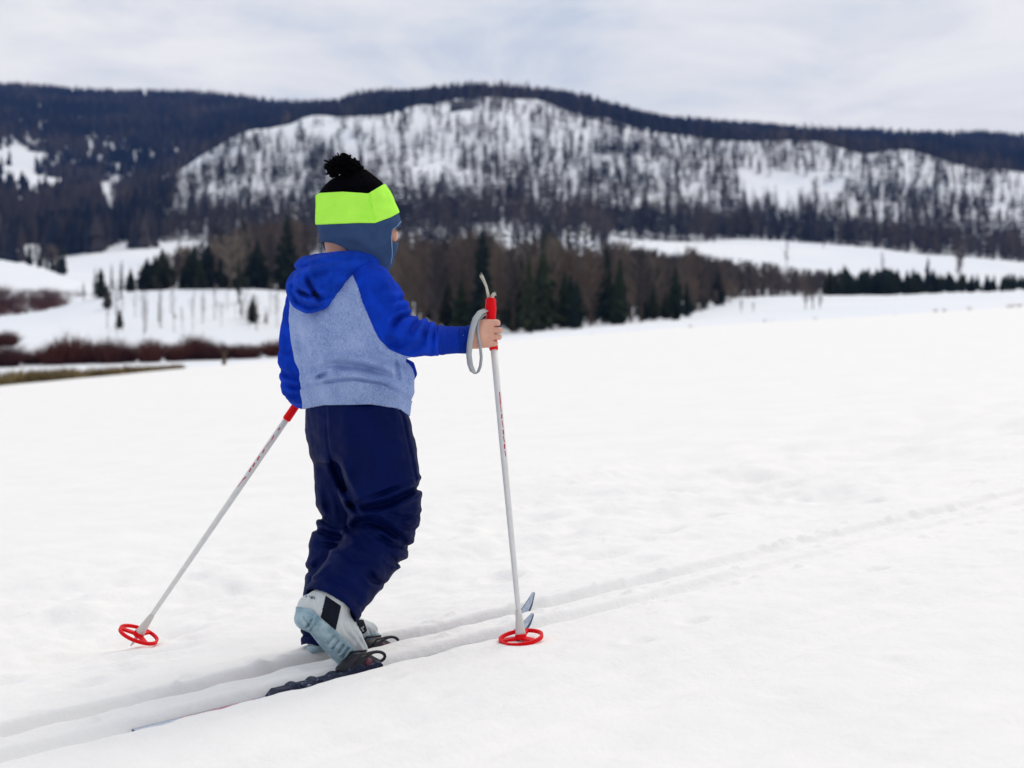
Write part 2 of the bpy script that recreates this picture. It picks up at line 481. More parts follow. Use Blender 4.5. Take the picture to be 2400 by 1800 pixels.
ii, jj = np.meshgrid(np.arange(nr - 1), np.arange(na - 1), indexing='ij')
b0 = (ii * na + jj).ravel()
Q = np.stack([b0, b0 + 1, b0 + na + 1, b0 + na], -1)[:, ::-1]
fo = mobj('snow_field', V, Q, MATS['snow'])
tag(fo, kind='structure', label='wide white snow field with ski tracks sloping up to the right')

# ================================================================== valley floor and mountains
def curve(pts):
    return np.array([p[0] for p in pts], float), np.array([p[1] for p in pts], float)
K = [
 (60,   [(0, 960), (1200, 870), (2400, 790)]),
 (95,   [(0, 900), (300, 872), (600, 852), (900, 828), (1200, 802), (1500, 782), (1800, 766), (2400, 742)]),
 (130,  [(0, 858), (300, 851), (600, 842), (900, 818), (1200, 790), (1500, 765), (1800, 748), (2100, 735), (2400, 722)]),
 (180,  [(0, 795), (200, 780), (400, 772), (600, 768), (900, 768), (1200, 765), (1500, 750), (1800, 735), (2100, 722), (2400, 712)]),
 (230,  [(-200, 775), (0, 752), (100, 735), (200, 702), (300, 684), (400, 679), (600, 677), (750, 690), (900, 720), (1200, 742), (1500, 733), (1800, 715), (2100, 705), (2400, 697)]),
 (262,  [(-200, 760), (0, 742), (100, 730), (200, 706), (300, 692), (600, 690), (900, 712), (1200, 722), (1500, 712), (1800, 696), (2100, 692), (2400, 682)]),
 (330,  [(-200, 700), (0, 690), (170, 697), (300, 684), (600, 674), (900, 690), (1200, 698), (1500, 690), (1800, 690), (2100, 686), (2400, 676)]),
 (420,  [(-200, 590), (0, 603), (100, 622), (170, 652), (230, 668), (400, 648), (600, 644), (900, 650), (1200, 645), (1500, 625), (1800, 655), (2100, 668), (2400, 668)]),
 (480,  [(-200, 620), (0, 630), (200, 645), (400, 615), (600, 620), (900, 610), (1200, 596), (1500, 592), (1800, 620), (2100, 640), (2400, 645)]),
 (560,  [(-200, 610), (0, 605), (200, 578), (300, 572), (400, 576), (600, 580), (900, 565), (1200, 556), (1500, 558), (1700, 566), (1900, 578), (2100, 588), (2300, 605), (2400, 615)]),
 (640,  [(-200, 580), (0, 580), (200, 570), (400, 560), (600, 548), (900, 525), (1200, 518), (1500, 545), (1700, 558), (1900, 572), (2100, 582), (2400, 608)]),
 (760,  [(-200, 510), (0, 505), (280, 500), (450, 478), (600, 455), (800, 435), (1000, 432), (1200, 435), (1500, 455), (1800, 475), (2100, 488), (2400, 518)]),
 (950,  [(-200, 420), (0, 425), (150, 438), (280, 462), (330, 450), (450, 392), (560, 337), (640, 312), (750, 284), (850, 276), (920, 281), (1000, 264), (1080, 252), (1200, 253), (1300, 265), (1400, 296), (1500, 326), (1660, 342), (1900, 342), (2060, 352), (2180, 376), (2400, 408)]),
 (1050, [(-200, 380), (0, 388), (280, 448), (330, 462), (450, 430), (560, 370), (640, 335), (750, 300), (850, 285), (1000, 250), (1100, 236), (1200, 238), (1280, 245), (1350, 256), (1450, 284), (1520, 302), (1640, 332), (1900, 355), (2400, 425)]),
 (1250, [(-200, 305), (0, 305), (300, 335), (450, 335), (560, 312), (640, 296), (750, 272), (850, 248), (1000, 235), (1100, 233), (1200, 234), (1280, 242), (1350, 253), (1450, 281), (1520, 299), (1640, 318), (1900, 340), (2100, 350), (2400, 375)]),
 (1700, [(-200, 205), (0, 216), (100, 226), (200, 235), (300, 232), (450, 232), (520, 240), (600, 252), (690, 264), (800, 262), (1000, 262), (1400, 290), (1500, 300), (1600, 303), (1750, 308), (1900, 318), (2000, 323), (2100, 330), (2250, 336), (2400, 340)]),
 (1950, [(-200, 250), (0, 255), (600, 290), (1200, 300), (2400, 375)]),
 (4000, [(-200, 500), (2400, 520)]),
]
PXT = np.linspace(-2500, 4700, 380)
DT = np.exp(np.linspace(math.log(60), math.log(4000), 270))
Kd = np.array([math.log(k[0]) for k in K])
Ky = np.stack([np.interp(PXT, *curve(k[1])) for k in K])
def pchip_cols(xk, yk, x):
    h = np.diff(xk)[:, None]; dl = np.diff(yk, axis=0) / h
    m = np.zeros_like(yk)
    w1 = 2 * h[1:] + h[:-1]; w2 = h[1:] + 2 * h[:-1]
    ok = dl[1:] * dl[:-1] > 0
    with np.errstate(divide='ignore', invalid='ignore'):
        mm = (w1 + w2) / (w1 / dl[:-1] + w2 / dl[1:])
    m[1:-1] = np.where(ok, mm, 0)
    m[0] = dl[0]; m[-1] = dl[-1]
    i = np.clip(np.searchsorted(xk, x) - 1, 0, len(xk) - 2)
    t = ((x - xk[i]) / h[i, 0])[:, None]; hh = h[i]
    return (yk[i] * (2 * t ** 3 - 3 * t ** 2 + 1) + hh * m[i] * (t ** 3 - 2 * t ** 2 + t)
            + yk[i + 1] * (-2 * t ** 3 + 3 * t ** 2) + hh * m[i + 1] * (t ** 3 - t ** 2))
YT = pchip_cols(Kd, Ky, np.log(DT))
for _ in range(3):                                              # soften along the columns
    YT[:, 1:-1] = 0.25 * YT[:, :-2] + 0.5 * YT[:, 1:-1] + 0.25 * YT[:, 2:]
_PX, _DD = np.meshgrid(PXT, DT)
TV = unproj(_PX, YT, _DD)
TV[..., 2] += fbm(TV[..., 0] / 60, TV[..., 1] / 60, 4, 77) * 0.010 * _DD * sstep(200, 500, _DD) * 0.5
TV[..., 2] += (np.abs(fbm(TV[..., 0] / 85, TV[..., 1] / 85, 4, 79)) - 0.2) * 0.012 * _DD * sstep(640, 760, _DD) * (1 - sstep(1000, 1120, _DD)) * sstep(200, 420, _PX)
def terr_at(px, D):
    """terrain point for arrays px, D"""
    px = np.asarray(px, float); D = np.asarray(D, float)
    fj = np.clip((px - PXT[0]) / (PXT[1] - PXT[0]), 0, len(PXT) - 1.001)
    fi = np.clip((np.log(D) - math.log(60)) / (math.log(DT[1]) - math.log(DT[0])), 0, len(DT) - 1.001)
    i = fi.astype(int); j = fj.astype(int); u = (fi - i)[..., None]; v = (fj - j)[..., None]
    return (TV[i, j] * (1 - u) * (1 - v) + TV[i + 1, j] * u * (1 - v) + TV[i, j + 1] * (1 - u) * v + TV[i + 1, j + 1] * u * v)
def proj(P):
    P = np.asarray(P, float)
    dz = P[..., 2] - HC; y = P[..., 1]
    zc = y * CP - dz * SP; yc = y * SP + dz * CP
    return 1200 + P[..., 0] / zc * F_PX, 900 - yc / zc * F_PX, zc
nd, npx = YT.shape
ii, jj = np.meshgrid(np.arange(nd - 1), np.arange(npx - 1), indexing='ij')
b0 = (ii * npx + jj).ravel()
to = mobj('terrain', TV.reshape(-1, 3), np.stack([b0, b0 + 1, b0 + npx + 1, b0 + npx], -1), MATS['far_snow'])
tag(to, kind='structure', label='snowy valley floor and mountain slopes')
# a wide snow plain under everything, out to the horizon all round
g = 9000.0
gp = [(-g, -g, -60), (g, -g, -60), (g, g, -60), (-g, g, -60)]
tag(mobj('ground', gp, [(0, 1, 2, 3)], MATS['far_snow']), kind='structure')

# ================================================================== trees
def conifer_crown(seed, whorls, per, tris=2, slim=0.19, start=0.10):
    """unit-height conifer crown of drooping branch blades"""
    r = random.Random(seed); V = []; Fc = []
    def face(*p):
        k = len(V); V.extend(p); Fc.append(tuple(range(k, k + len(p))))
    for w in range(whorls):
        t = w / (whorls - 1.0)
        z = start + (0.985 - start) * t ** 0.92
        rad = slim * ((1 - t) ** 0.85) * r.uniform(0.75, 1.15) + 0.008
        if t < 0.12: rad *= 0.55 + 3.5 * t
        for b in range(per):
            a = 2 * math.pi * (b + r.uniform(-.35, .35) + 0.37 * w) / per
            L_ = rad * r.uniform(0.6, 1.2); dr = L_ * r.uniform(0.25, 0.6)
            wd = rad * r.uniform(0.30, 0.55) * (6.0 / per) ** 0.5
            ca, sa = math.cos(a), math.sin(a)
            zb = z + r.uniform(-.02, .02)
            p0 = (0, 0, zb + 0.03); p3 = (ca * L_, sa * L_, zb - dr)
            p1 = (ca * L_ * .5 - sa * wd, sa * L_ * .5 + ca * wd, zb - dr * .35)
            p2 = (ca * L_ * .5 + sa * wd, sa * L_ * .5 - ca * wd, zb - dr * .35)
            face(p0, p1, p3); face(p0, p3, p2)
            if tris > 2:
                p4 = (ca * L_ * .55, sa * L_ * .55, zb - dr * .35 - 0.05 - 0.3 * wd)
                face(p0, p4, p3)
    face((-0.012, 0, .9), (0.012, 0, .9), (0, 0, 1.0)); face((0, -0.012, .9), (0, 0.012, .9), (0, 0, 1.0))
    return np.array(V), Fc
def bare_crown(seed, n, twigs, spread=0.17, start=0.28, th=0.0035):
    """unit-height leafless crown of thin tapering branches"""
    r = random.Random(seed); V = []; Fc = []
    def sliver(a, b, w):
        d = Vector(b) - Vector(a); s = d.cross(Vector((r.uniform(-1, 1), r.uniform(-1, 1), r.uniform(-.3, .3))))
        if s.length < 1e-6: return
        s = s.normalized() * w; k = len(V)
        V.extend([tuple(Vector(a) - s), tuple(Vector(a) + s), tuple(Vector(b))]); Fc.append((k, k + 1, k + 2))
    for i in range(n):
        t = i / n
        z = start + (0.92 - start) * t
        a = r.uniform(0, 6.283)
        L_ = spread * (0.35 + 0.9 * math.sin(math.pi * min(1, 0.15 + t * .9))) * r.uniform(.6, 1.2)
        up = L_ * r.uniform(0.9, 1.7)
        p0 = Vector((0, 0, z - 0.02)); p1 = Vector((math.cos(a) * L_, math.sin(a) * L_, min(1.03, z + up)))
        sliver(p0, p1, th * 2.0)
        for k in range(twigs):
            u = r.uniform(.25, .95); q = p0.lerp(p1, u)
            q2 = q + Vector((r.uniform(-1, 1), r.uniform(-1, 1), r.uniform(0.3, 1.5))) * L_ * .45
            sliver(q, q2, th)
    return np.array(V), Fc
def trunk_mesh(r0, r1, h, n=5, lean=0.0):
    V = []
    for z, r in ((-0.03, r0 * 1.15), (h * .4, (r0 * .65 + r1 * .35)), (h, r1)):
        for k in range(n):
            V.append((math.cos(6.2832 * k / n) * r + lean * z, math.sin(6.2832 * k / n) * r, z))
    Fc = [(i * n + k, i * n + (k + 1) % n, (i + 1) * n + (k + 1) % n, (i + 1) * n + k) for i in range(2) for k in range(n)]
    return np.array(V), Fc

# ---- far woods: one mass each, every tree its own little geometry
def tri_array(V, Fc):
    return np.array([V[list(f)] for f in Fc])                   # (n,3,3)
def mass(name, P, H, variants, matname, label, cat, extra_w=None):
    P = np.asarray(P); n = len(P)
    pick = rng.integers(0, len(variants), n)
    yaw = rng.uniform(0, 6.283, n); wid = rng.uniform(0.8, 1.3, n) if extra_w is None else extra_w
    outV = []; tint = []
    for v, T in enumerate(variants):
        ix = np.where(pick == v)[0]
        if not len(ix): continue
        t = np.repeat(T[None], len(ix), 0)
        c, s = np.cos(yaw[ix])[:, None, None], np.sin(yaw[ix])[:, None, None]
        x = (t[..., 0] * c - t[..., 1] * s) * wid[ix][:, None, None]; y = (t[..., 0] * s + t[..., 1] * c) * wid[ix][:, None, None]
        q = np.stack([x, y, t[..., 2]], -1) * H[ix][:, None, None, None] + P[ix][:, None, None, :]
        outV.append(q.reshape(-1, 3)); tint.append(np.repeat(np.clip(0.6 * rng.uniform(0, 1, len(ix)) + 0.2 + 0.9 * fbm(P[ix, 0] / 60, P[ix, 1] / 90, 3, 19), 0, 1), t.shape[1] * 3))
    V = np.concatenate(outV); tint = np.concatenate(tint).astype(np.float32)
    o = mobj(name, V, np.arange(len(V)).reshape(-1, 3), MATS[matname], smooth=False)
    a = o.data.attributes.new('tint', 'FLOAT', 'POINT'); a.data.foreach_set('value', tint)
    return tag(o, label, cat, kind='stuff')
FAR_C = []
for s in range(6):
    V, Fc = conifer_crown(100 + s, 7, 4, 2, 0.17 + 0.02 * (s % 3), 0.06); FAR_C.append(tri_array(V, Fc))
RIDGE_C = []                                                    # ridge trees, only a few pixels tall
for s in range(6):
    r = random.Random(400 + s); T = []
    for z0, z1, rr in ((0.03, .62, .20), (.38, 1.0, .13)):
        k = 5; an = [6.2832 * (q + r.uniform(-.3, .3)) / k for q in range(k)]; rd = [rr * r.uniform(.6, 1.25) for q in range(k)]; zz_ = [z0 + r.uniform(-.06, .06) for q in range(k)]
        for q in range(k):
            p = (q + 1) % k
            T.append([(rd[q] * math.cos(an[q]), rd[q] * math.sin(an[q]), zz_[q]), (rd[p] * math.cos(an[p]), rd[p] * math.sin(an[p]), zz_[p]), (0, 0, z1)])
    RIDGE_C.append(np.array(T))
FAR_B = []
for s in range(6):
    V, Fc = bare_crown(200 + s, 16, 1, 0.16, 0.22, 0.013)
    tv, tf = trunk_mesh(0.014, 0.004, 0.9, 3)
    T = tri_array(V, Fc); tt = []
    for f in tf: tt += [[tv[f[0]], tv[f[1]], tv[f[2]]], [tv[f[0]], tv[f[2]], tv[f[3]]]]
    FAR_B.append(np.concatenate([T, np.array(tt)]))
def blob(px, py, cx, cy, rx, ry):
    return np.exp(-(((px - cx) / rx) ** 2 + ((py - cy) / ry) ** 2))
def sample(n, px0, px1, d0, d1, dens):
    """n candidate places, equal chance per ground area seen, thinned by dens(px, py, D)"""
    px = rng.uniform(px0, px1, n); D = np.exp(rng.uniform(math.log(d0), math.log(d1), n))
    P = terr_at(px, D); qx, qy, _ = proj(P)
    keep = rng.uniform(0, 1, n) < np.clip(dens(qx, qy, D), 0, 1)
    return P[keep], D[keep], qx[keep], qy[keep]
def clump(px, py, s=1.0, seed=5):
    return 0.5 + 1.1 * fbm(px / (70 * s), py / (45 * s), 4, seed)
# dark conifers over the high back ridges and the main summit
def d_back(px, py, D):
    d = 0.97 - 1.0 * blob(px, py, 50, 385, 120, 85) - 0.8 * blob(px, py, 260, 450, 50, 80) - 0.5 * blob(px, py, 510, 385, 60, 30)
    return d * np.where(clump(px, py, .9, 8) > 0.34, 1, np.where(py > 320, 0.40, .75))
P1, D1, x1, y1 = sample(27000, -600, 3000, 1040, 1740, d_back)
P1b, D1b, x1b, y1b = sample(9000, -600, 760, 1040, 1740, d_back)
P1 = np.concatenate([P1, P1b])
H1 = rng.uniform(8, 13.5, len(P1))
# left foot of the back ridge
def d_left(px, py, D):
    d = 1.0 - 1.08 * blob(px, py, 50, 395, 125, 90) - 1.1 * blob(px, py, 262, 455, 55, 95) - 0.9 * blob(px, py, 130, 430, 60, 40)
    d = d * sstep(430, 285, px + (py - 450) * 0.3) * np.where(D < 640, sstep(.45, .75, clump(px, py, 1.0, 38)), 1) * np.where((px > 270) & (D > 860), 0.08, 1)
    return d * (0.6 + 0.4 * (clump(px, py, 1, 28) > 0.3))
P2, D2, x2, y2 = sample(9500, -700, 560, 545, 1060, d_left)
H2 = rng.uniform(10, 16, len(P2))
# snowy front slopes: scattered
def d_front(px, py, D):
    c = clump(px, py, 0.5, 61)
    low = sstep(400, 500, py) * (1 - .55 * sstep(1400, 1750, px))
    d = 0.30 + 0.12 * sstep(850, 1000, px) + 0.62 * sstep(0.36, 0.64, c) + 0.25 * low + 0.25 * blob(px, py, 1900, 372, 420, 40)
    for (cx, cy, rx, ry, a) in ((1060, 275, 150, 30, .5), (1010, 410, 90, 38, .6), (1860, 450, 130, 36, 1.7), (2390, 470, 80, 60, 1.0),
                                (680, 300, 160, 28, .5), (1330, 300, 60, 35, .4), (480, 392, 90, 14, .6), (1490, 420, 60, 30, .4)):
        d = d - a * blob(px, py, cx, cy, rx, ry)
    for (cx, cy, rx, ry, a) in ((1000, 520, 300, 60, .5), (800, 430, 110, 60, .35), (1240, 420, 140, 60, .35), (1750, 545, 200, 30, .6), (2200, 560, 260, 35, .6), (1700, 520, 160, 34, .5), (480, 500, 200, 60, .5), (1120, 232, 90, 8, .4), (1450, 300, 100, 26, .4)):
        d = d + a * blob(px, py, cx, cy, rx, ry)
    return d * sstep(230, 320, px + (500 - py) * -0.2)
P3, D3, x3, y3 = sample(11600, 200, 3000, 600, 1045, d_front)
H3 = rng.uniform(6, 14, len(P3))
isb = rng.uniform(0, 1, len(P3)) < 0.25 + 0.25 * sstep(450, 560, y3)
mass('ridge_conifers', np.concatenate([P1, P2]), np.concatenate([H1, H2]), RIDGE_C, 'conifer_far',
     'dark navy conifer forest covering the far ridges and the left mountainside', 'forest')
mass('slope_conifers', P3[~isb], H3[~isb], FAR_C, 'conifer_far',
     'thin dark conifers scattered over the snowy front slopes of the mountain', 'forest')
# bare brown woods along the foot of the mountain
def d_foot(px, py, D):
    d = 0.25 + 0.6 * sstep(0.35, 0.6, clump(px, py, 1.2, 71))
    d = d * (1 - sstep(0, 1, blob(px, py, 330, 575, 150, 22) * 2)) * sstep(380, 640, px) 
    d = d * np.where((px > 1430) & (px < 2420) & (D < 575), 0.02, 1)
    d = d * np.where((D < 575) & (px > 2420), 0.1, 1)
    return d + 0.5 * np.where((D > 585) & (D < 640), 1, 0) * sstep(500, 900, px)
P4, D4, x4, y4 = sample(2600, -600, 3000, 440, 655, d_foot)
H4 = rng.uniform(8, 13, len(P4))
P4b, D4b, x4b, y4b = sample(500, -900, 480, 585, 660, lambda px, py, D: 0.6 * (1 - blob(px, py, 300, 575, 90, 16)))
mass('bare_woods', np.concatenate([P3[isb], P4, P4b]), np.concatenate([H3[isb], H4, rng.uniform(7, 11, len(P4b))]), FAR_B, 'bare_far',
     'greyish brown leafless woods along the foot of the mountain', 'forest', None)
P4c, D4c, x4c, y4c = sample(420, 620, 2600, 440, 655, lambda px, py, D: np.where((px > 1430) & (D < 575), 0.0, 0.42))
mass('foothill_conifers', P4c, rng.uniform(8, 13, len(P4c)), FAR_C, 'conifer_far',
     'scattered dark conifers among the brown woods at the mountain foot', 'forest')

# thick brown woods behind the front row of the belt, and between the open strip and the right-hand snow
P6, D6, x6, y6 = sample(950, 800, 2000, 165, 430, lambda px, py, D: np.where((px > 1500) & (D > 380), 0, 1) * np.where(D < np.interp(px, [800, 1100, 1300, 1500, 1650, 1750, 2000], [175, 170, 170, 185, 235, 265, 290]), 0, .8))
top6 = np.interp(x6, [800, 1000, 1150, 1300, 1450, 1550, 1650, 1750, 1850, 1950], [545, 550, 545, 565, 575, 590, 604, 622, 640, 655]) + rng.uniform(0, 60, len(P6)) + 60 * vnoise(x6 / 70.0, x6 * 0 + 3.3, 13)
H6 = np.clip((y6 - top6) / F_PX * D6, 3, 14)
P7, D7, x7, y7 = sample(620, 1470, 1985, 258, 350, lambda px, py, D: sstep(1985, 1940, px) * np.where(D < np.interp(px, [1470, 1650, 1950], [230, 255, 285]), 0, 1))
H7 = np.clip((y7 - (np.interp(x7, [1470, 1600, 1750, 1850, 1985], [572, 588, 606, 622, 640]) + rng.uniform(-6, 45, len(P7)))) / F_PX * D7, 2.5, 11)
P6 = np.concatenate([P6, P7]); H6 = np.concatenate([H6, H7])
mass('belt_woods', P6, H6, FAR_B, 'bare_far', 'dense brown leafless trees filling the belt of woods behind its front row', 'forest')
# ---- single trees in the valley
def tree_kind(kind, seed):
    if kind == 'conifer':
        V, Fc = conifer_crown(seed, 20, 9, 3, 0.17 + 0.025 * (seed % 3), 0.07)
        cm = mesh_data('crown', V, Fc, MATS['conifer_needles'], False)
        V, Fc = trunk_mesh(0.018, 0.003, 0.95, 6); tm = mesh_data('trunk', V, Fc, MATS['bark'])
    elif kind == 'thin':
        V, Fc = conifer_crown(seed, 13, 5, 2, 0.10, 0.20)
        cm = mesh_data('crown', V, Fc, MATS['conifer_needles'], False)
        V, Fc = trunk_mesh(0.013, 0.003, 0.95, 6); tm = mesh_data('trunk', V, Fc, MATS['bark'])
    elif kind == 'aspen':
        V, Fc = bare_crown(seed, 62, 5, 0.16, 0.20, 0.0048)
        cm = mesh_data('crown', V, Fc, MATS['bare_branch'], False)
        V, Fc = trunk_mesh(0.016, 0.003, 0.95, 6); tm = mesh_data('trunk', V, Fc, MATS['bark'])
    elif kind == 'sapling':
        V, Fc = bare_crown(seed, 20, 2, 0.09, 0.30, 0.0030)
        cm = mesh_data('crown', V, Fc, MATS['bare_branch'], False)
        V, Fc = trunk_mesh(0.009, 0.002, 0.95, 5); tm = mesh_data('trunk', V, Fc, MATS['aspen_bark'])
    return cm, tm
KINDS = {k: [tree_kind(k, s) for s in range(40, 40 + n)] for k, n in (('conifer', 6), ('thin', 3), ('aspen', 6), ('sapling', 4))}
def plant(name, kind, P, H, label, cat, group=None, wide=1.0):
    cm, tm = random.choice(KINDS[kind])
    e_ = empty(name, tuple(P), label, cat, group)
    e_.scale = (H * wide, H * wide, H); e_.rotation_euler = (random.uniform(-.03, .03), random.uniform(-.03, .03), random.uniform(0, 6.28))
    for nm, me in (('crown', cm), ('trunk', tm)):
        o = bpy.data.objects.new(nm, me); C.objects.link(o); o.parent = e_
    return e_
def plant_px(name, kind, px, D, top, label, cat, group=None, wide=1.0):
    """tree standing at column px, depth D, whose top reaches photo row 'top'"""
    P = terr_at(np.array([px]), np.array([D]))[0]
    _, by, zc = proj(P)
    return plant(name, kind, P, (by - top) / F_PX * zc, label, cat, group, wide)
# conifers on the snow bank at the left, each its own
left = [
 (237, 222, 628, 'conifer', 1.1, 'dark green conifer at the left end of the bank, above the willow shrubs'),
 (222, 226, 626, 'thin', .9, 'thin half-bare conifer leftmost of the trees on the snow bank'),
 (262, 226, 618, 'thin', .9, 'slim conifer just right of the leftmost green tree on the bank'),
 (283, 214, 610, 'thin', 1.0, 'gaunt conifer standing low on the left part of the snow bank'),
 (306, 236, 627, 'conifer', .8, 'small blue-green conifer on the bank crest, left of the tall pair'),
 (343, 236, 604, 'conifer', 1.15, 'broad dark conifer on the bank crest with a pointed top'),
 (383, 233, 582, 'conifer', 1.1, 'tall dark conifer in the middle of the bank crest'),
 (428, 238, 622, 'conifer', .8, 'short conifer between the two tall groups on the bank crest'),
 (455, 238, 572, 'conifer', .9, 'tall conifer, left one of the dense pair on the bank crest'),
 (488, 236, 568, 'conifer', 1.0, 'tall conifer, right one of the dense pair on the bank crest'),
 (280, 184, 722, 'conifer', .7, 'small dark conifer halfway down the snow bank'),
 (373, 188, 725, 'thin', 1.3, 'little ragged conifer low on the bank among bare saplings'),
 (592, 186, 690, 'conifer', .75, 'blue-green young conifer on the snow bank left of the child'),
 (623, 186, 732, 'conifer', .7, 'smallest conifer on the snow bank beside the child\'s sleeve'),
 (512, 186, 755, 'conifer', .6, 'tiny conifer low on the bank between bare stems'),
 (540, 225, 545, 'aspen', 1.2, 'full bare tree on the bank crest with a brown crown'),
 (560, 205, 600, 'thin', 1.2, 'sparse greyish conifer reaching down the bank left of the child'),
 (672, 245, 500, 'conifer', .75, 'very tall narrow conifer rising behind the child\'s left shoulder'),
 (575, 250, 512, 'conifer', .6, 'tall narrow conifer left of the child among brown trees'),
 (325, 240, 640, 'thin', 1.3, 'ragged bluish conifer left of the broad pointed one on the crest'),
 (404, 236, 618, 'thin', 1.4, 'ragged conifer just right of the tall dark one on the crest'),
 (470, 230, 610, 'conifer', 1.1, 'conifer in front of the dense pair on the bank crest'),
 (520, 238, 600, 'conifer', .9, 'dark conifer right of the dense pair, before the brown trees'),
 (196, 228, 660, 'thin', 1.1, 'stunted conifer at the far left end of the snow bank'),
 (252, 205, 668, 'conifer', .9, 'olive conifer lower on the bank at its left end'),
 (362, 245, 596, 'conifer', .8, 'dark conifer behind the broad pointed one on the bank crest'),
 (440, 245, 590, 'conifer', .9, 'dark conifer behind the dense pair, to its left'),
 (545, 232, 585, 'conifer', 1.1, 'broad olive conifer before the brown trees left of the child'),
 (605, 240, 560, 'conifer', .9, 'tall conifer among the brown trees nearest the child\'s shoulder'),
 (566, 190, 700, 'thin', 1.3, 'ragged conifer low on the bank left of the blue-green young one'),
 (410, 192, 735, 'conifer', .8, 'little conifer low on the bank below the dense pair'),
 (630, 244, 640, 'conifer', .7, 'short dark conifer at the bank crest left of the child\'s shoulder'),
]
for (px, D, top, kind, wd, lab) in left:
    plant_px('conifer_tree' if kind != 'aspen' else 'bare_tree', kind, px, D, top, lab, 'tree', None, wd * (1.9 if kind == 'conifer' else 1.5))
for k in range(55):                                            # bare saplings on the bank
    px = rng.uniform(250, 655); D = rng.uniform(172, 226)
    plant_px('bare_sapling', 'sapling', px, D, rng.uniform(645, 720), 'thin bare sapling on the snow bank left of the child', 'sapling', 'bare saplings on the snow bank', rng.uniform(.8, 1.3))
for k in range(80):                                            # brown trees behind the bank, left of the child
    px = rng.uniform(330, 720); D = rng.uniform(240, 330)
    plant_px('bare_tree', 'aspen', px, D, np.interp(px, [330, 520, 700], [620, 535, 505]) + rng.uniform(-10, 40), 'bare brown tree in the stand behind the bank, left of the child', 'tree', 'brown trees left of the child', rng.uniform(.8, 1.2))
for k in range(14):
    px = rng.uniform(60, 150); D = rng.uniform(425, 450)
    plant_px('bare_tree', 'aspen' if k % 2 else 'conifer', px, D, rng.uniform(560, 600), 'brown tree in the clump on the snow hill at far left', 'tree', 'trees on the far left snow hill', rng.uniform(.8, 1.1))
# the belt of woods to the right of the child
def belt_top(px):
    return np.interp(px, [880, 1000, 1150, 1300, 1450, 1550, 1650, 1750, 1850, 1950], [545, 550, 540, 560, 570, 585, 600, 620, 640, 655])
_bt = belt_top
def belt_top(px):
    return _bt(px) + 60 * float(vnoise(np.array([px / 70.0]), np.array([3.3]), 13)[0])
def base_row(px):
    return np.interp(px, [860, 1100, 1300, 1500, 1650, 1750, 1950], [150, 148, 147, 158, 215, 258, 282])
for k in range(296):
    px = rng.uniform(830, 1980) if k % 3 else rng.uniform(1500, 1980); d0 = base_row(px)
    D = d0 + (abs(rng.normal(0, 1)) * 55 + 2)
    top = belt_top(px) + rng.uniform(-15, 70)
    plant_px('bare_tree', 'aspen', px, min(D, 400), top, 'leafless brown tree in the belt of woods right of the child', 'tree', 'brown trees in the belt of woods', rng.uniform(.8, 1.25))
for k in range(84):
    px = rng.choice([rng.uniform(880, 1700), rng.normal(1300, 80), rng.normal(1540, 60)]); d0 = base_row(px)
    D = d0 - 6 + abs(rng.normal(0, 1)) * 75
    top = belt_top(px) + rng.uniform(-5, 130)
    plant_px('conifer_tree', 'conifer', px, D, top, 'dark conifer in the belt of woods right of the child', 'tree', 'conifers in the belt of woods', rng.uniform(.9, 1.5))
for (px, D, top, lab) in ((1270, 150, 585, 'tallest black-green conifer right of the raised ski pole'), (1610, 185, 660, 'dark conifer standing at the open right end of the brown woods'),
                          (1585, 165, 615, 'large dense conifer at the right end of the darkest group of the belt'), (1452, 156, 605, 'dark broad conifer midway along the belt of woods')):
    plant_px('conifer_tree', 'conifer', px, D, top, lab, 'tree', None, 1.0)
# low dark conifer row at the right
for k in range(230):
    px = rng.uniform(1940, 2480); D = rng.uniform(262, 345)
    plant_px('conifer_tree', 'conifer', px, D, np.interp(px, [1940, 2100, 2400], [634, 640, 654]) + rng.uniform(-14, 30), 'low dark green conifer in the row below the open snow strip', 'tree', 'low conifers at the right', rng.uniform(1.5, 2.2))
for (px, top) in ((1985, 632), (2172, 600), (2290, 640), (2392, 640)):
    plant_px('conifer_tree', 'conifer', px, 340, top, {1985: 'slender conifer at the left end of the low conifer row', 2172: 'tall thin conifer standing out against the open snow strip', 2290: 'taller conifer in the right part of the low row', 2392: 'dark conifer at the right edge of the picture'}[px], 'tree', None, .8)
for (px, D, top, lab) in ((1738, 190, 700, 'tan clump of bare stems on snow at the end of the woods'), (1765, 188, 706, 'lone tan sapling on the snow right of the belt of woods'),
                          (1905, 200, 640, 'dark bare bush standing alone on the snow, right of the belt'), (1888, 202, 665, 'left stem of the lone dark bush on the snow'), (1922, 199, 690, 'low right stem of the lone dark bush on the snow')):
    plant_px('bare_tree', 'aspen', px, D, top, lab, 'tree', None, 1.2 if px > 1800 else .7)

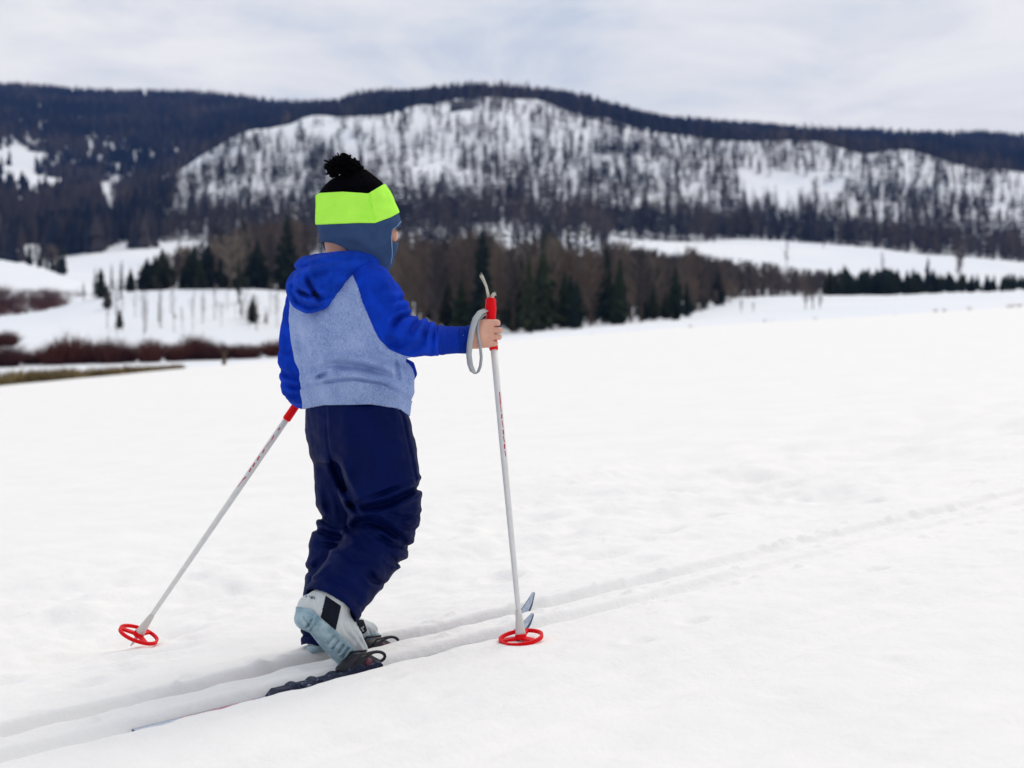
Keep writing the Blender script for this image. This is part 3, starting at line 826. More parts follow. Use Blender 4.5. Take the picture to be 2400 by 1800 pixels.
# ---- willow shrubs
def shrub_mesh(seed, n=420):
    r = random.Random(seed); V = []; Fc = []
    for i in range(n):
        a = r.uniform(0, 6.283); rr = math.sqrt(r.uniform(0, 1)); b = r.uniform(0, 6.283)
        p = Vector((math.cos(a) * rr * .35, math.sin(a) * rr * .35, 0)); L_ = r.uniform(.45, 1.0)
        tip = p * (1 + 1.4 * L_) + Vector((math.cos(b) * .12, math.sin(b) * .12, L_ * math.sqrt(max(.05, 1 - (rr * .85) ** 2))))
        s = Vector((r.uniform(-1, 1), r.uniform(-1, 1), 0)).normalized() * 0.018
        k = len(V); V += [p - s, p + s, tip]; Fc.append((k, k + 1, k + 2))
        for q in range(2):
            m = p.lerp(tip, r.uniform(.35, .8)); t2 = m + Vector((r.uniform(-.3, .3), r.uniform(-.3, .3), r.uniform(.1, .35)))
            s2 = s * .55; k = len(V); V += [m - s2, m + s2, t2]; Fc.append((k, k + 1, k + 2))
    return mesh_data('stems', [tuple(v) for v in V], Fc, MATS['willow_red'], False)
SHR = [shrub_mesh(s) for s in range(300, 304)]
def shrub(px, D, wpx, hpx, label):
    P = terr_at(np.array([px]), np.array([D]))[0]
    e_ = empty('willow_shrub', tuple(P), label, 'shrub', 'red-brown willow shrubs at the foot of the snow bank')
    k = D / F_PX
    e_.scale = (wpx * k / 1.3, wpx * k / 1.3, hpx * k * 1.5); e_.rotation_euler = (0, 0, random.uniform(0, 6.28))
    o = bpy.data.objects.new('stems', random.choice(SHR)); C.objects.link(o); o.parent = e_
for (px, D, w_, h_, lab) in ((10, 128, 110, 46, 'willow shrub at the left edge of the picture, low and dark'), (75, 132, 80, 26, 'low willow shrub between the leftmost and the big round one'),
     (125, 130, 90, 44, 'left half of the big round red willow shrub'), (172, 131, 110, 58, 'biggest round red willow shrub of the row'), (222, 132, 80, 40, 'willow shrub right of the biggest one'),
     (262, 130, 95, 50, 'reddish willow shrub third hump of the row'), (300, 132, 60, 30, 'small willow shrub in the dip before the dark hump'), (350, 130, 85, 48, 'dark purple-brown willow hump mid row'),
     (412, 131, 80, 36, 'willow shrub right of the dark hump'), (455, 133, 90, 50, 'taller thin willow shrub near the fence post'), (510, 132, 100, 36, 'low spreading willow shrub above the wooden post'),
     (575, 133, 110, 30, 'low willow shrub close to the child\'s left sleeve'), (650, 133, 90, 34, 'low willow shrub behind the child\'s left elbow'), (15, 165, 70, 30, 'dark willow tuft alone on the snow bank at far left')):
    shrub(px, D, w_, h_, lab)
# brown thicket flat behind the bank at far left
P5, D5, x5, y5 = sample(900, -900, 200, 262, 340, lambda px, py, D: sstep(190, 120, px + (py - 700) * .8))
SH_T = []
for me in SHR:
    co = np.array([v.co[:] for v in me.vertices]); tri = np.array([p.vertices[:] for p in me.polygons])
    SH_T.append(co[tri][::16])
mass('willow_thicket', P5, rng.uniform(1.6, 2.6, len(P5)), SH_T, 'willow_far', 'flat brown willow thicket behind the snow bank at far left', 'thicket', rng.uniform(1.2, 2.2, len(P5)))
# dry grass along the edge of the field
gx = []; gh = []
for k in range(5200):
    px = rng.uniform(-900, 430) if k % 200 else rng.uniform(1180, 2460)
    wdt = np.interp(px, [0, 200, 430], [9, 6, 1.4]) if px < 500 else 0.8
    D = rng.uniform(66 - wdt * .2, 66 + wdt); u = (px - 1200) / F_PX
    x, y = u * D, D
    if vnoise(np.array([x / 2.5]), np.array([y / 1.0]), 91)[0] < -0.18: continue
    gx.append((x, y, float(field_z(np.array([x]), np.array([y]))[0]) - 0.02)); gh.append(rng.uniform(.2, .70) * (np.interp(px, [0, 150, 430], [1.5, 1.1, .5]) if px < 500 else .35))
tuft = []
for s in range(4):
    T = []
    for i in range(14):
        a = random.uniform(0, 6.28); b = random.uniform(.1, .9); w_ = 0.06
        T.append([(-w_, .0, 0), (w_, 0, 0), (math.cos(a) * b, math.sin(a) * b, random.uniform(.5, 1))])
    tuft.append(np.array(T))
mass('dry_grass', np.array(gx), np.array(gh), tuft, 'dry_grass', 'strip of dry brown grass along the far edge of the snow field', 'grass', rng.uniform(.8, 1.8, len(gx)))
# short wooden post at the edge of the field
pp, _ = field_hit(525, 862); D_ = 64.0; u = (525 - 1200) / F_PX
bx_, by_ = u * D_, D_; bz_ = float(field_z(np.array([bx_]), np.array([by_]))[0])
m = MB(); m.tube([(0, 0, -.15), (0.01, 0, .30), (0.02, 0.01, .56)], [.10, .095, .09], 8)
pe = empty('wooden_post', (bx_, by_, bz_), 'short dark wooden post at the edge of the snow field, below the willows', 'post')
m.obj('post', MATS['old_wood'], pe)
m = MB(); m.box((0.02, 0.01, .585), (.17, .02, 0), (-.01, .11, 0), (0, 0, .035)); m.obj('cap', MATS['old_wood'], pe)
# dark rock outcrop near the summit
Pr = terr_at(np.array([1082.]), np.array([930.]))[0]
m = MB(); r = random.Random(4)
vv = []; ff = []
for i in range(6):
    for k in range(9):
        a = 6.2832 * k / 9; t = i / 5 * math.pi * .55
        q = r.uniform(.8, 1.2); vv.append((math.cos(a) * math.cos(t) * 9 * q, math.sin(a) * math.cos(t) * 6 * q, math.sin(t) * 5.5 * q - 1))
for i in range(5):
    for k in range(9): ff.append((i * 9 + k, i * 9 + (k + 1) % 9, (i + 1) * 9 + (k + 1) % 9, (i + 1) * 9 + k))
ro = mobj('rock_outcrop', vv, ff, MATS['rock'], smooth=False); ro.location = tuple(Pr)
tag(ro, 'dark rock outcrop on the snow just below the mountain top', 'rock')

# ================================================================== the child: soft shapes grown on a grid
# Shapes are laid out in photo columns/rows and a depth offset w (same unit), about 1 mm each, and then placed in the scene.
D0, S0 = 3.40, F_PX / 3.40
def place(U):
    U = np.asarray(U, float)
    return unproj(U[..., 0], U[..., 1], D0 + U[..., 2] / S0)
class Vol:
    def __init__(s, xs, ys, ws):
        s.xs, s.ys, s.ws = (np.asarray(v, np.float32) for v in (xs, ys, ws))
        s.F = np.full((len(s.xs), len(s.ys), len(s.ws)), 60.0, np.float32)
    def box(s, lo, hi):
        sl = tuple(slice(max(0, np.searchsorted(ax, l) - 1), min(len(ax), np.searchsorted(ax, h) + 1)) for ax, l, h in zip((s.xs, s.ys, s.ws), lo, hi))
        return sl, s.xs[sl[0]][:, None, None], s.ys[sl[1]][None, :, None], s.ws[sl[2]][None, None, :]
    def grid(s):
        return s.xs[:, None, None], s.ys[None, :, None], s.ws[None, None, :]
    def _merge(s, sl, d, k):
        A = s.F[sl]
        if k > 0:
            h = np.clip(0.5 + 0.5 * (A - d) / k, 0, 1)
            s.F[sl] = A * (1 - h) + d * h - k * h * (1 - h)
        else:
            s.F[sl] = np.minimum(A, d)
    def chain(s, pts, k=0.0, kd=1.0, m=30):
        """smooth tapering limb through (x, y, w, r); kd stretches it in depth"""
        P = np.array([p[:4] for p in pts], np.float32)
        if len(P) == 1: P = np.repeat(P, 2, 0)
        r = P[:, 3].max() + m
        lo = P[:, :3].min(0) - [r, r, r * kd]; hi = P[:, :3].max(0) + [r, r, r * kd]
        sl, X, Y, W = s.box(lo, hi)
        D = None
        for a, b in zip(P[:-1], P[1:]):
            ba = (b - a)[:3].copy(); ba[2] /= kd; L2 = max(float((ba ** 2).sum()), 1e-6)
            px, py, pw = X - a[0], Y - a[1], (W - a[2]) / kd
            h = np.clip((px * ba[0] + py * ba[1] + pw * ba[2]) / L2, 0, 1)
            d = np.sqrt((px - ba[0] * h) ** 2 + (py - ba[1] * h) ** 2 + (pw - ba[2] * h) ** 2) - (a[3] + (b[3] - a[3]) * h)
            D = d if D is None else np.minimum(D, d)
        s._merge(sl, D, k)
    def ell(s, c, r, k=0.0, m=25):
        sl, X, Y, W = s.box(np.array(c) - np.array(r) - m, np.array(c) + np.array(r) + m)
        q = np.sqrt(((X - c[0]) / r[0]) ** 2 + ((Y - c[1]) / r[1]) ** 2 + ((W - c[2]) / r[2]) ** 2)
        s._merge(sl, ((q - 1) * min(r)).astype(np.float32), k)
    def loft(s, rows, k=0.0, ang=48.0, ar=1.4, n=2.3, m=30, shrink=0.0):
        """horizontal sections between given left/right outlines: rows of (y, xl, xr, wc); plan is a rounded oblong turned by ang"""
        R = np.array(rows, np.float32)
        sl, X, Y, W = s.box((R[:, 1].min() - m, R[0, 0] - m, R[:, 3].min() - 190), (R[:, 2].max() + m, R[-1, 0] + m, R[:, 3].max() + 190))
        yy = Y.ravel()
        def ip(c):
            fy = np.linspace(R[0, 0], R[-1, 0], 400); v = np.interp(fy, R[:, 0], R[:, c]); kk = np.ones(13) / 13
            v = np.convolve(np.pad(v, 6, mode='edge'), kk, 'valid')
            return np.interp(yy, fy, v)[None, :, None]
        xl, xr, wc = ip(1), ip(2), ip(3)
        cx = (xl + xr) / 2; hw = (xr - xl) / 2 - shrink
        ca, sa = math.sin(math.radians(ang)), math.cos(math.radians(ang))   # forward = (ca, sa) in (x, w)
        q = n / (n - 1)
        sup = ((ar * sa) ** q + (1.0 * ca) ** q) ** (1 / q)
        at = np.maximum(hw / sup, 2.0); arr = at * ar
        u, v = X - cx, W - wc
        pr = np.abs(u * sa - v * ca) / arr; pt = np.abs(u * ca + v * sa) / at
        d = ((pr ** n + pt ** n) ** (1 / n) - 1) * at
        cap = np.maximum(R[0, 0] - Y, Y - R[-1, 0])
        d = np.maximum(d, cap + 0 * d)
        s._merge(sl, d.astype(np.float32), k)
    def crease(s, pts, amp, wid, wmax=None, ridge=0.45, wmin=None, fade=True):
        """a fold following a line drawn on the side that faces w < wmax"""
        P = np.array(pts, np.float32); r = wid * 4
        lo = (P[:, 0].min() - r, P[:, 1].min() - r, s.ws[0] if wmin is None else wmin); hi = (P[:, 0].max() + r, P[:, 1].max() + r, s.ws[-1] if wmax is None else wmax)
        sl, X, Y, W = s.box(lo, hi)
        X2, Y2 = X[:, :, 0], Y[:, :, 0]
        D = None; n = len(P) - 1
        for i, (a, b) in enumerate(zip(P[:-1], P[1:])):
            ba = b - a; h = np.clip(((X2 - a[0]) * ba[0] + (Y2 - a[1]) * ba[1]) / max((ba ** 2).sum(), 1e-6), 0, 1)
            d = np.sqrt((X2 - a[0] - ba[0] * h) ** 2 + (Y2 - a[1] - ba[1] * h) ** 2); t = (i + h) / n
            if D is None: D, T = d, t
            else: T = np.where(d < D, t, T); D = np.minimum(D, d)
        fd = np.sin(np.pi * np.clip(T, 0.04, 0.96)) ** 0.6 if fade else 1.0
        g = amp * fd * (np.exp(-(D / wid) ** 2) - ridge * np.exp(-((D - 2.1 * wid) / (0.9 * wid)) ** 2))
        s.F[sl] += g[:, :, None].astype(np.float32)
    def wobble(s, amp, scale, seed, ax=(0, 1)):
        """slight unevenness"""
        X, Y, W = s.grid()
        n = fbm(X[:, :, 0] / scale, Y[:, :, 0] / scale, 3, seed) * amp
        n2 = fbm(W[:, 0] / scale + 0 * X[:, :, 0][:, :1], X[:, :, 0] / scale, 3, seed + 3) * amp
        s.F += n[:, :, None].astype(np.float32) + n2[:, None, :].astype(np.float32) * 0.6
def nets(F, xs, ys, ws):
    """surface of F = 0 as quads on the grid"""
    ins = F < 0
    nx, ny, nz = F.shape
    cnt = np.zeros((nx - 1, ny - 1, nz - 1), np.int8)
    for dx in (0, 1):
        for dy in (0, 1):
            for dz in (0, 1):
                cnt += ins[dx:nx - 1 + dx, dy:ny - 1 + dy, dz:nz - 1 + dz]
    act = (cnt > 0) & (cnt < 8)
    I = np.argwhere(act)
    idx = -np.ones(act.shape, np.int32); idx[act] = np.arange(len(I))
    off = np.array([(dx, dy, dz) for dx in (0, 1) for dy in (0, 1) for dz in (0, 1)])
    val = np.stack([F[I[:, 0] + o[0], I[:, 1] + o[1], I[:, 2] + o[2]] for o in off], 1)
    acc = np.zeros((len(I), 3)); num = np.zeros(len(I))
    for a in range(8):
        for b in range(a + 1, 8):
            if np.abs(off[a] - off[b]).sum() != 1: continue
            va, vb = val[:, a], val[:, b]; cr = (va < 0) != (vb < 0)
            t = np.where(cr, va / np.where(cr, va - vb, 1), 0)
            acc += np.where(cr[:, None], off[a] + (off[b] - off[a]) * t[:, None], 0); num += cr
    P = I + acc / num[:, None]
    U = np.stack([np.interp(P[:, k], np.arange(len(ax)), ax) for k, ax in enumerate((xs, ys, ws))], -1)
    Q = []
    for ax in range(3):
        sa = [slice(None)] * 3; sb = [slice(None)] * 3
        sa[ax] = slice(0, -1); sb[ax] = slice(1, None)
        A, B = ins[tuple(sa)], ins[tuple(sb)]
        e = np.argwhere(A != B)
        o1, o2 = [k for k in range(3) if k != ax]
        ok = (e[:, o1] > 0) & (e[:, o2] > 0) & (e[:, o1] < F.shape[o1] - 1) & (e[:, o2] < F.shape[o2] - 1)
        e = e[ok]
        d1 = np.zeros(3, int); d1[o1] = 1; d2 = np.zeros(3, int); d2[o2] = 1
        g = lambda v: idx[v[:, 0], v[:, 1], v[:, 2]]
        q = np.stack([g(e - d1 - d2), g(e - d2), g(e), g(e - d1)], -1)
        fl = A[e[:, 0], e[:, 1], e[:, 2]]
        if ax == 1: fl = ~fl
        q = np.where(fl[:, None], q, q[:, ::-1])
        Q.append(q)
    Q = np.concatenate(Q); Q = Q[(Q >= 0).all(1)]
    return U, Q
def relax(U, Q, it=1, f=0.5):
    e = np.concatenate([Q[:, [0, 1]], Q[:, [1, 2]], Q[:, [2, 3]], Q[:, [3, 0]]])
    n = len(U); deg = np.bincount(e[:, 0], minlength=n) + np.bincount(e[:, 1], minlength=n)
    for _ in range(it):
        A = np.stack([np.bincount(e[:, 0], U[e[:, 1], k], n) + np.bincount(e[:, 1], U[e[:, 0], k], n) for k in range(3)], -1)
        U = U * (1 - f) + f * A / np.maximum(deg, 1)[:, None]
    return U
PBASE = Vector(field_hit(810, 1520)[0]); PBASE = Vector((PBASE.x, PBASE.y, plane_z(PBASE.x, PBASE.y)))
def grow(name, vol, matn, parent, F=None, it=1, flip=False, base=None):
    U, Q = nets(vol.F if F is None else F, vol.xs, vol.ys, vol.ws)
    U = relax(U, Q, it)
    # px -> right, py -> down, w -> away keeps handedness: faces come out right way round after this flip
    o = mobj(name, place(U), Q if flip else Q[:, ::-1], MATS[matn], parent, True, tuple(PBASE if base is None else base))
    return o
def smax(a, b, k):
    h = np.clip(0.5 - 0.5 * (b - a) / k, 0, 1)
    return b * (1 - h) + a * h + k * h * (1 - h)
def fx(pts):
    x, y = curve(pts)
    return lambda v: np.interp(v, x, y)

person = empty('person', tuple(PBASE), 'child skiing away in blue and grey hoodie, navy pants and neon banded hat', 'person')

# ---- body (one continuous figure under the clothes)
gx_ = np.concatenate([np.arange(640, 1096, 6.0), np.arange(1096, 1196, 1.5)])
gy_ = np.concatenate([np.arange(410, 640, 4.0), np.arange(640, 738, 6.0), np.arange(738, 832, 1.5), np.arange(832, 1560, 8.0)])
gw_ = np.concatenate([np.arange(-290, -100, 8.0), np.arange(-100, 60, 5.0), np.arange(60, 136, 1.5), np.arange(136, 290, 5.0)])
B = Vol(gx_, gy_, gw_)
B.ell((832, 515, 4), (84, 96, 76), 0)                            # skull
B.ell((852, 558, 24), (60, 60, 52), 20)                          # jaw and cheeks
B.ell((912, 552, 8), (22, 20, 22), 12)                           # near cheek
B.ell((876, 553, 72), (22, 20, 16), 12)                          # far cheek
B.chain([(905, 520, 52, 8), (914, 546, 64, 9), (919, 551, 70, 10)], 8)     # nose
B.chain([(918, 532, 0, 7), (925, 530, 20, 8), (912, 529, 50, 7), (885, 529, 78, 6)], 8)       # brow
B.ell((898, 583, 58), (13, 5, 14), 5); B.ell((896, 591, 58), (13, 5, 13), 5)   # lips
B.ell((884, 606, 50), (20, 13, 18), 12)                          # chin
B.ell((846, 545, -64), (14, 20, 8), 6); B.ell((806, 548, 68), (14, 20, 8), 6)  # ears
B.chain([(806, 555, 2, 41), (804, 600, 0, 41), (802, 645, -4, 44)], 14)    # neck
B.loft([(620, 765, 850, 0), (650, 715, 880, 0), (700, 700, 895, 0), (780, 715, 905, 0), (860, 728, 930, 0), (960, 735, 935, 0), (1010, 742, 930, 0)], 20, shrink=6)
B.chain([(866, 680, -72, 42), (936, 788, -30, 32), (1030, 797, 48, 26), (1092, 794, 84, 23), (1118, 788, 94, 25)], 12)   # near arm
B.chain([(708, 712, 92, 36), (702, 850, 112, 32), (705, 910, 165, 26), (708, 928, 205, 22)], 12)
B.chain([(860, 1000, -30, 58), (896, 1150, -36, 48), (893, 1262, -15, 42), (775, 1420, -185, 36)], 14)      # legs
B.chain([(792, 1000, 60, 50), (800, 1150, 82, 38), (808, 1225, 92, 38), (770, 1400, 25, 38), (765, 1490, 20, 36)], 20)
B.chain([(775, 1420, -185, 36), (740, 1440, -215, 26), (830, 1525, -140, 18)], 12)                            # feet in the boots
B.chain([(765, 1490, 20, 34), (745, 1500, 20, 24), (865, 1480, 118, 17)], 12)
# near hand round the pole grip
B.chain([(1112, 790, 92, 26), (1132, 780, 90, 28)], 10)
B.chain([(1128, 770, 88, 18), (1146, 761, 88, 13)], 8); B.chain([(1128, 798, 88, 18), (1144, 803, 88, 12)], 8)
for i, (y, xm, r) in enumerate(((757, 1173, 8.6), (773.5, 1178, 8.9), (789.5, 1176, 8.6), (804.5, 1168, 7.8))):
    B.chain([(1146, y + 1, 87, r + .6), (xm - 8, y, 88, r - .4), (xm - 8.5, y, 106, r - .8), (xm - 24, y + 1, 122, r - 1.3), (xm - 36, y + 2, 116, r - 1.8)], 1.2)
B.chain([(1124, 768, 102, 13), (1136, 757, 116, 9.5), (1152, 752, 122, 8.5), (1163, 756, 118, 7.5)], 5)    # thumb
# far hand
B.chain([(710, 928, 215, 20), (715, 926, 232, 20)], 8)
for i in range(4):
    o_ = i * 13 - 20
    B.chain([(712 - o_ * .35, 926 + o_ * .8, 238, 8.5), (722 - o_ * .35, 932 + o_ * .8, 252, 8), (712 - o_ * .35, 938 + o_ * .8, 262, 7), (700 - o_ * .35, 932 + o_ * .8, 256, 6.5)], 3)
B.chain([(722, 915, 222, 10), (728, 908, 240, 8.5), (718, 908, 256, 7.5)], 5)
for cl in ([(1153, 765), (1166, 766), (1180, 767)], [(1155, 782), (1168, 782), (1182, 782)], [(1152, 797), (1164, 798), (1178, 799)]):
    B.crease(cl, 2.0, 1.9, 112, 0.2, 60, True)
B.crease([(1146, 752), (1140, 780), (1142, 806)], 1.5, 6, 90, 0.8, 50)
body = grow('body', B, 'skin', person, it=1)
# face details
def ball(name, c, r, matn, parent, sq=1.0):
    V = []; Fc = []; n, k = 12, 8
    for i in range(k + 1):
        for j in range(n):
            t = math.pi * i / k; a = 2 * math.pi * j / n
            V.append((c[0] + r * math.sin(t) * math.cos(a), c[1] + r * sq * math.cos(t), c[2] + r * math.sin(t) * math.sin(a)))
    for i in range(k):
        for j in range(n): Fc.append((i * n + j, i * n + (j + 1) % n, (i + 1) * n + (j + 1) % n, (i + 1) * n + j))
    return mobj(name, place(np.array(V)), Fc, MATS[matn], parent, True, tuple(PBASE))
for c in ((916, 541, 24), (892, 541, 64)):
    eo = ball('eye', c, 9, 'eye_white', body, 0.8); ball('iris', (c[0] + 5.5, c[1], c[2] + 2.5), 4.6, 'iris', eo)
ball('lips', (906, 587, 64), 8, 'lips', body, 0.5)
m = MB()
for (a, b) in (((921, 530, 2), (932, 532, 22)), ((906, 527, 56), (886, 529, 80))):
    m.tube([tuple(place(np.array(a))), tuple(place((np.array(a) + np.array(b)) / 2 + np.array((3, -3, 0)))), tuple(place(np.array(b)))], [.0018, .0028, .0015], 6)
m.obj('eyebrows', MATS['hair'], body, tuple(PBASE))
m = MB(); r_ = random.Random(9)                                     # short hair at the nape and at the temple
for i in range(150):
    if i < 110:
        x = r_.uniform(766, 826); base_ = (x, r_.uniform(566, 584) + max(0, x - 790) * .35, 2 - math.sqrt(max(0, 41 ** 2 - (x - 806) ** 2)) + 1.5)
    else:
        base_ = (r_.uniform(916, 930), r_.uniform(528, 536), r_.uniform(-4, 20))
    tip = (base_[0] + r_.uniform(-3, 3), base_[1] + r_.uniform(6, 12), base_[2] + r_.uniform(-1.5, .5))
    m.tube([tuple(place(np.array(base_))), tuple(place(np.array(tip)))], [.0006, .0002], 3, False)
m.obj('hair', MATS['hair'], body, tuple(PBASE))

# ---- pants
P_ = Vol(np.arange(690, 1012, 3.2), np.arange(920, 1530, 3.2), np.arange(-270, 190, 4.0))
P_.loft([(925, 724, 938, 0), (945, 719, 942, 0), (962, 715, 949, 0), (978, 716, 955, 0), (1000, 720, 960, 0), (1050, 728, 967, 0), (1085, 740, 960, 0)], 0, ar=1.25)
P_.chain([(792, 1010, 50, 72), (798, 1110, 66, 62), (802, 1165, 76, 64), (814, 1222, 88, 62), (786, 1288, 62, 63), (774, 1380, 30, 62), (766, 1450, 20, 62), (764, 1530, 20, 58)], 22)
P_.chain([(868, 1010, -42, 90), (886, 1080, -42, 92), (893, 1140, -40, 95), (902, 1200, -32, 86), (890, 1262, -15, 76), (838, 1332, -90, 73), (768, 1428, -185, 70), (752, 1450, -205, 70)], 22)
for pts, amp, wid, wm in (
    ([(822, 1182), (858, 1190), (912, 1179), (961, 1154), (992, 1134)], 12, 8, 30), ([(838, 1176), (871, 1167), (925, 1146), (980, 1128)], 6, 5, 30),
    ([(822, 1242), (844, 1225), (871, 1222), (906, 1236), (934, 1260), (966, 1294)], 13, 9, 10), ([(882, 1250), (912, 1271), (948, 1286)], 8, 6, 10),
    ([(858, 1338), (877, 1360), (896, 1366)], 7, 7, 0), ([(820, 1180), (832, 1196), (848, 1210)], 6, 5, 10), ([(912, 1205), (940, 1215), (985, 1205)], 5, 6, 30),
    ([(905, 1215), (950, 1235), (978, 1242)], 5, 6, 20), ([(742, 1240), (776, 1256), (812, 1264)], 9, 7, 120), ([(750, 1274), (785, 1279), (815, 1272)], 6, 6, 120),
    ([(745, 1200), (765, 1225), (790, 1235)], 6, 7, 120), ([(782, 1080), (800, 1125), (826, 1178)], 10, 9, 60), ([(762, 1150), (770, 1190), (775, 1220)], 5, 7, 120),
    ([(800, 1290), (830, 1310), (870, 1320)], 4, 9, -60), ([(760, 1350), (800, 1365), (840, 1400)], 4, 9, -100), ([(905, 1300), (930, 1318), (955, 1318)], 5, 6, 10),
    ([(712, 1340), (735, 1335), (760, 1310)], 5, 7, 60), ([(840, 1000), (850, 1060), (840, 1130)], 2.5, 14, 0), ([(700, 1490), (730, 1486), (760, 1494)], 4, 5, 60)):
    P_.crease(pts, amp * 1.75, wid, wm)
P_.crease([(764, 945), (766, 1000), (770, 1050), (782, 1095)], 2.6, 2.6, 20, 0.2, fade=False)
P_.crease([(922, 945), (944, 975), (953, 1020), (966, 1080), (976, 1132)], 3.2, 2.8, 40, 0.3, fade=False)
X, Y, W = P_.grid()
P_.wobble(4.0, 26, 71)
# cuffs: right across the raised shin, left flat
hemR = (X - 776) * (-0.47) + (Y - 1419) * 0.80 + (W + 178) * (-0.30)
isR = (W < -62) | ((Y < 1330) & (X > 0))
FR = np.where(isR, smax(P_.F, hemR.astype(np.float32), 4), P_.F)
FR = np.maximum(FR, np.where(W >= -62, Y - 1512.0 - 3 * np.sin(X / 9.0), -50).astype(np.float32))
stitch = np.exp(-((hemR + 26) / 2.6) ** 2) * 2.6 - np.exp(-((hemR + 14) / 9) ** 2) * 1.5
FR = FR + np.where(W < -80, stitch, 0).astype(np.float32)
# the legs are hollow at the hems
FR = np.maximum(FR, -(np.maximum(P_.F + 7, np.where(W < -62, -(hemR + 22), -(Y - 1490)))).astype(np.float32))
pants = grow('pants', P_, 'navy_nylon', person, FR)

# ---- hoodie
H_ = Vol(np.arange(636, 1094, 2.6), np.arange(582, 992, 2.6), np.arange(-190, 224, 3.2))
torso_rows = [(604, 770, 862, 0), (630, 730, 884, 0), (660, 694, 905, 0), (700, 676, 918, 0), (750, 674, 922, 0), (800, 682, 930, 0), (850, 696, 946, 0),
              (872, 704, 956, 0), (895, 705, 969, 2), (922, 708, 970, 4), (945, 712, 961, 4), (990, 712, 958, 4)]
H_.loft(torso_rows, 0, ar=1.22, n=2.5)
TOR = H_.F.copy()
H_.chain([(866, 676, -74, 58), (884, 705, -66, 60), (908, 750, -52, 56), (937, 787, -30, 47), (985, 791, 10, 42), (1026, 797, 44, 35), (1080, 797, 84, 32.5)], 26)
H_.ell((940, 880, 40), (30, 34, 60), 16)                          # sagging front pouch
seam = fx([(580, 812), (634, 822), (669, 837), (710, 850), (775, 878), (797, 890), (819, 912), (833, 944), (842, 985), (850, 1100)])
hem = fx([(690, 961), (711, 958), (760, 949), (870, 947), (930, 957), (957, 974), (985, 985)])
band = fx([(690, 915), (719, 909), (763, 898), (830, 891), (898, 902), (950, 932), (985, 948)])
for pts, amp, wid, wm in (
    ([(748, 872), (770, 858), (796, 854), (844, 860), (898, 874), (944, 893)], 8.5, 9, 30), ([(744, 886), (758, 880), (776, 872)], 8, 5, 0),
    ([(712, 905), (763, 895), (830, 888), (898, 899), (955, 930)], 3.0, 3.2, 60),
    ([(706, 800), (712, 840), (710, 870)], 3.5, 9, 20), ([(690, 740), (700, 790), (708, 830)], 2.5, 9, 20), ([(770, 760), (760, 810), (752, 850)], 2.0, 16, 0),
    ([(860, 780), (880, 830), (930, 860)], 3.0, 9, 0), ([(820, 720), (800, 780), (790, 840)], 1.8, 18, 0), ([(926, 838), (930, 870), (938, 900)], 3.0, 5, 20),
    # folds of the near sleeve
    ([(962, 738), (940, 740), (925, 752), (918, 770)], 9, 7, 60), ([(958, 722), (935, 722), (920, 735)], 6, 6, 60), ([(985, 748), (970, 765), (950, 790)], 6, 7, 80),
    ([(1008, 752), (996, 772), (985, 800)], 4.5, 6, 90), ([(1022, 757), (1014, 780), (1010, 825)], 4.5, 5, 110), ([(905, 800), (935, 808), (965, 800)], 4, 8, 40),
    ([(856, 650), (852, 690), (862, 730)], 3.5, 8, 20), ([(880, 640), (884, 690), (905, 730)], 2.5, 12, 20), ([(945, 828), (975, 815), (1000, 790)], 3.5, 7, 60),
    ([(900, 700), (930, 705), (955, 700)], 3.5, 6, 40)):
    H_.crease(pts, amp * 2.1, wid, wm)
H_.wobble(4.0, 34, 81)
X, Y, W = H_.grid()
HF = np.maximum(H_.F, (Y - hem(X) + 8).astype(np.float32))
HF = np.maximum(HF, (X - 1010).astype(np.float32) + 0 * Y)
HF = np.maximum(HF, -np.maximum(H_.F + 8, (hem(X) - 30 - Y)).astype(np.float32))             # hollow at the hem
hoodie = grow('hoodie', H_, 'heather_fleece', person, HF)
reg = (seam(Y) - X).astype(np.float32)
cuffx = 1024 + 0.10 * (Y - 797)
FS = np.maximum(np.maximum(H_.F - 2.2, reg), (X - cuffx - 2).astype(np.float32) + 0 * W)
FS = smax(np.maximum(H_.F - 2.2, reg), (X - cuffx - 2).astype(np.float32) + 0 * W, 3)
sleeve = grow('sleeve', H_, 'blue_fleece', hoodie, FS); tag(sleeve, 'blue raglan sleeve of the outstretched arm')
FC = np.maximum(np.maximum(H_.F + 0.6, (cuffx - 8 - X).astype(np.float32) + 0 * W), (X - 1076 - .1 * (Y - 797)).astype(np.float32) + 0 * W)
grow('cuff', H_, 'blue_rib', hoodie, FC)
FB = np.maximum(np.maximum(H_.F - 3.0, (band(X) - Y).astype(np.float32) + 0 * W), (Y - hem(X) - 1.0).astype(np.float32) + 0 * W)
FB = np.maximum(FB, -(H_.F + 6))
grow('waistband', H_, 'heather_rib', hoodie, FB)
# under-sleeve showing past the cuff
Vv = Vol(np.arange(1062, 1112, 2.0), np.arange(755, 840, 2.0), np.arange(40, 140, 2.5))
Vv.chain([(1060, 797, 70, 31), (1112, 796, 100, 34)], 0)
Vv.crease([(1090, 762), (1086, 785), (1090, 806)], 4, 4, 200); Vv.crease([(1078, 812), (1088, 806), (1098, 812)], 4, 3.5, 200)
X, Y, W = Vv.grid()
FF = np.maximum(Vv.F, (X - 1098 + .18 * (Y - 797) + .3 * (W - 88)).astype(np.float32))
FF = np.maximum(FF, -np.maximum(Vv.F + 4, 1090 - X + 0 * Y))
u_ = grow('inner_cuff', Vv, 'blue_inner', hoodie, FF)
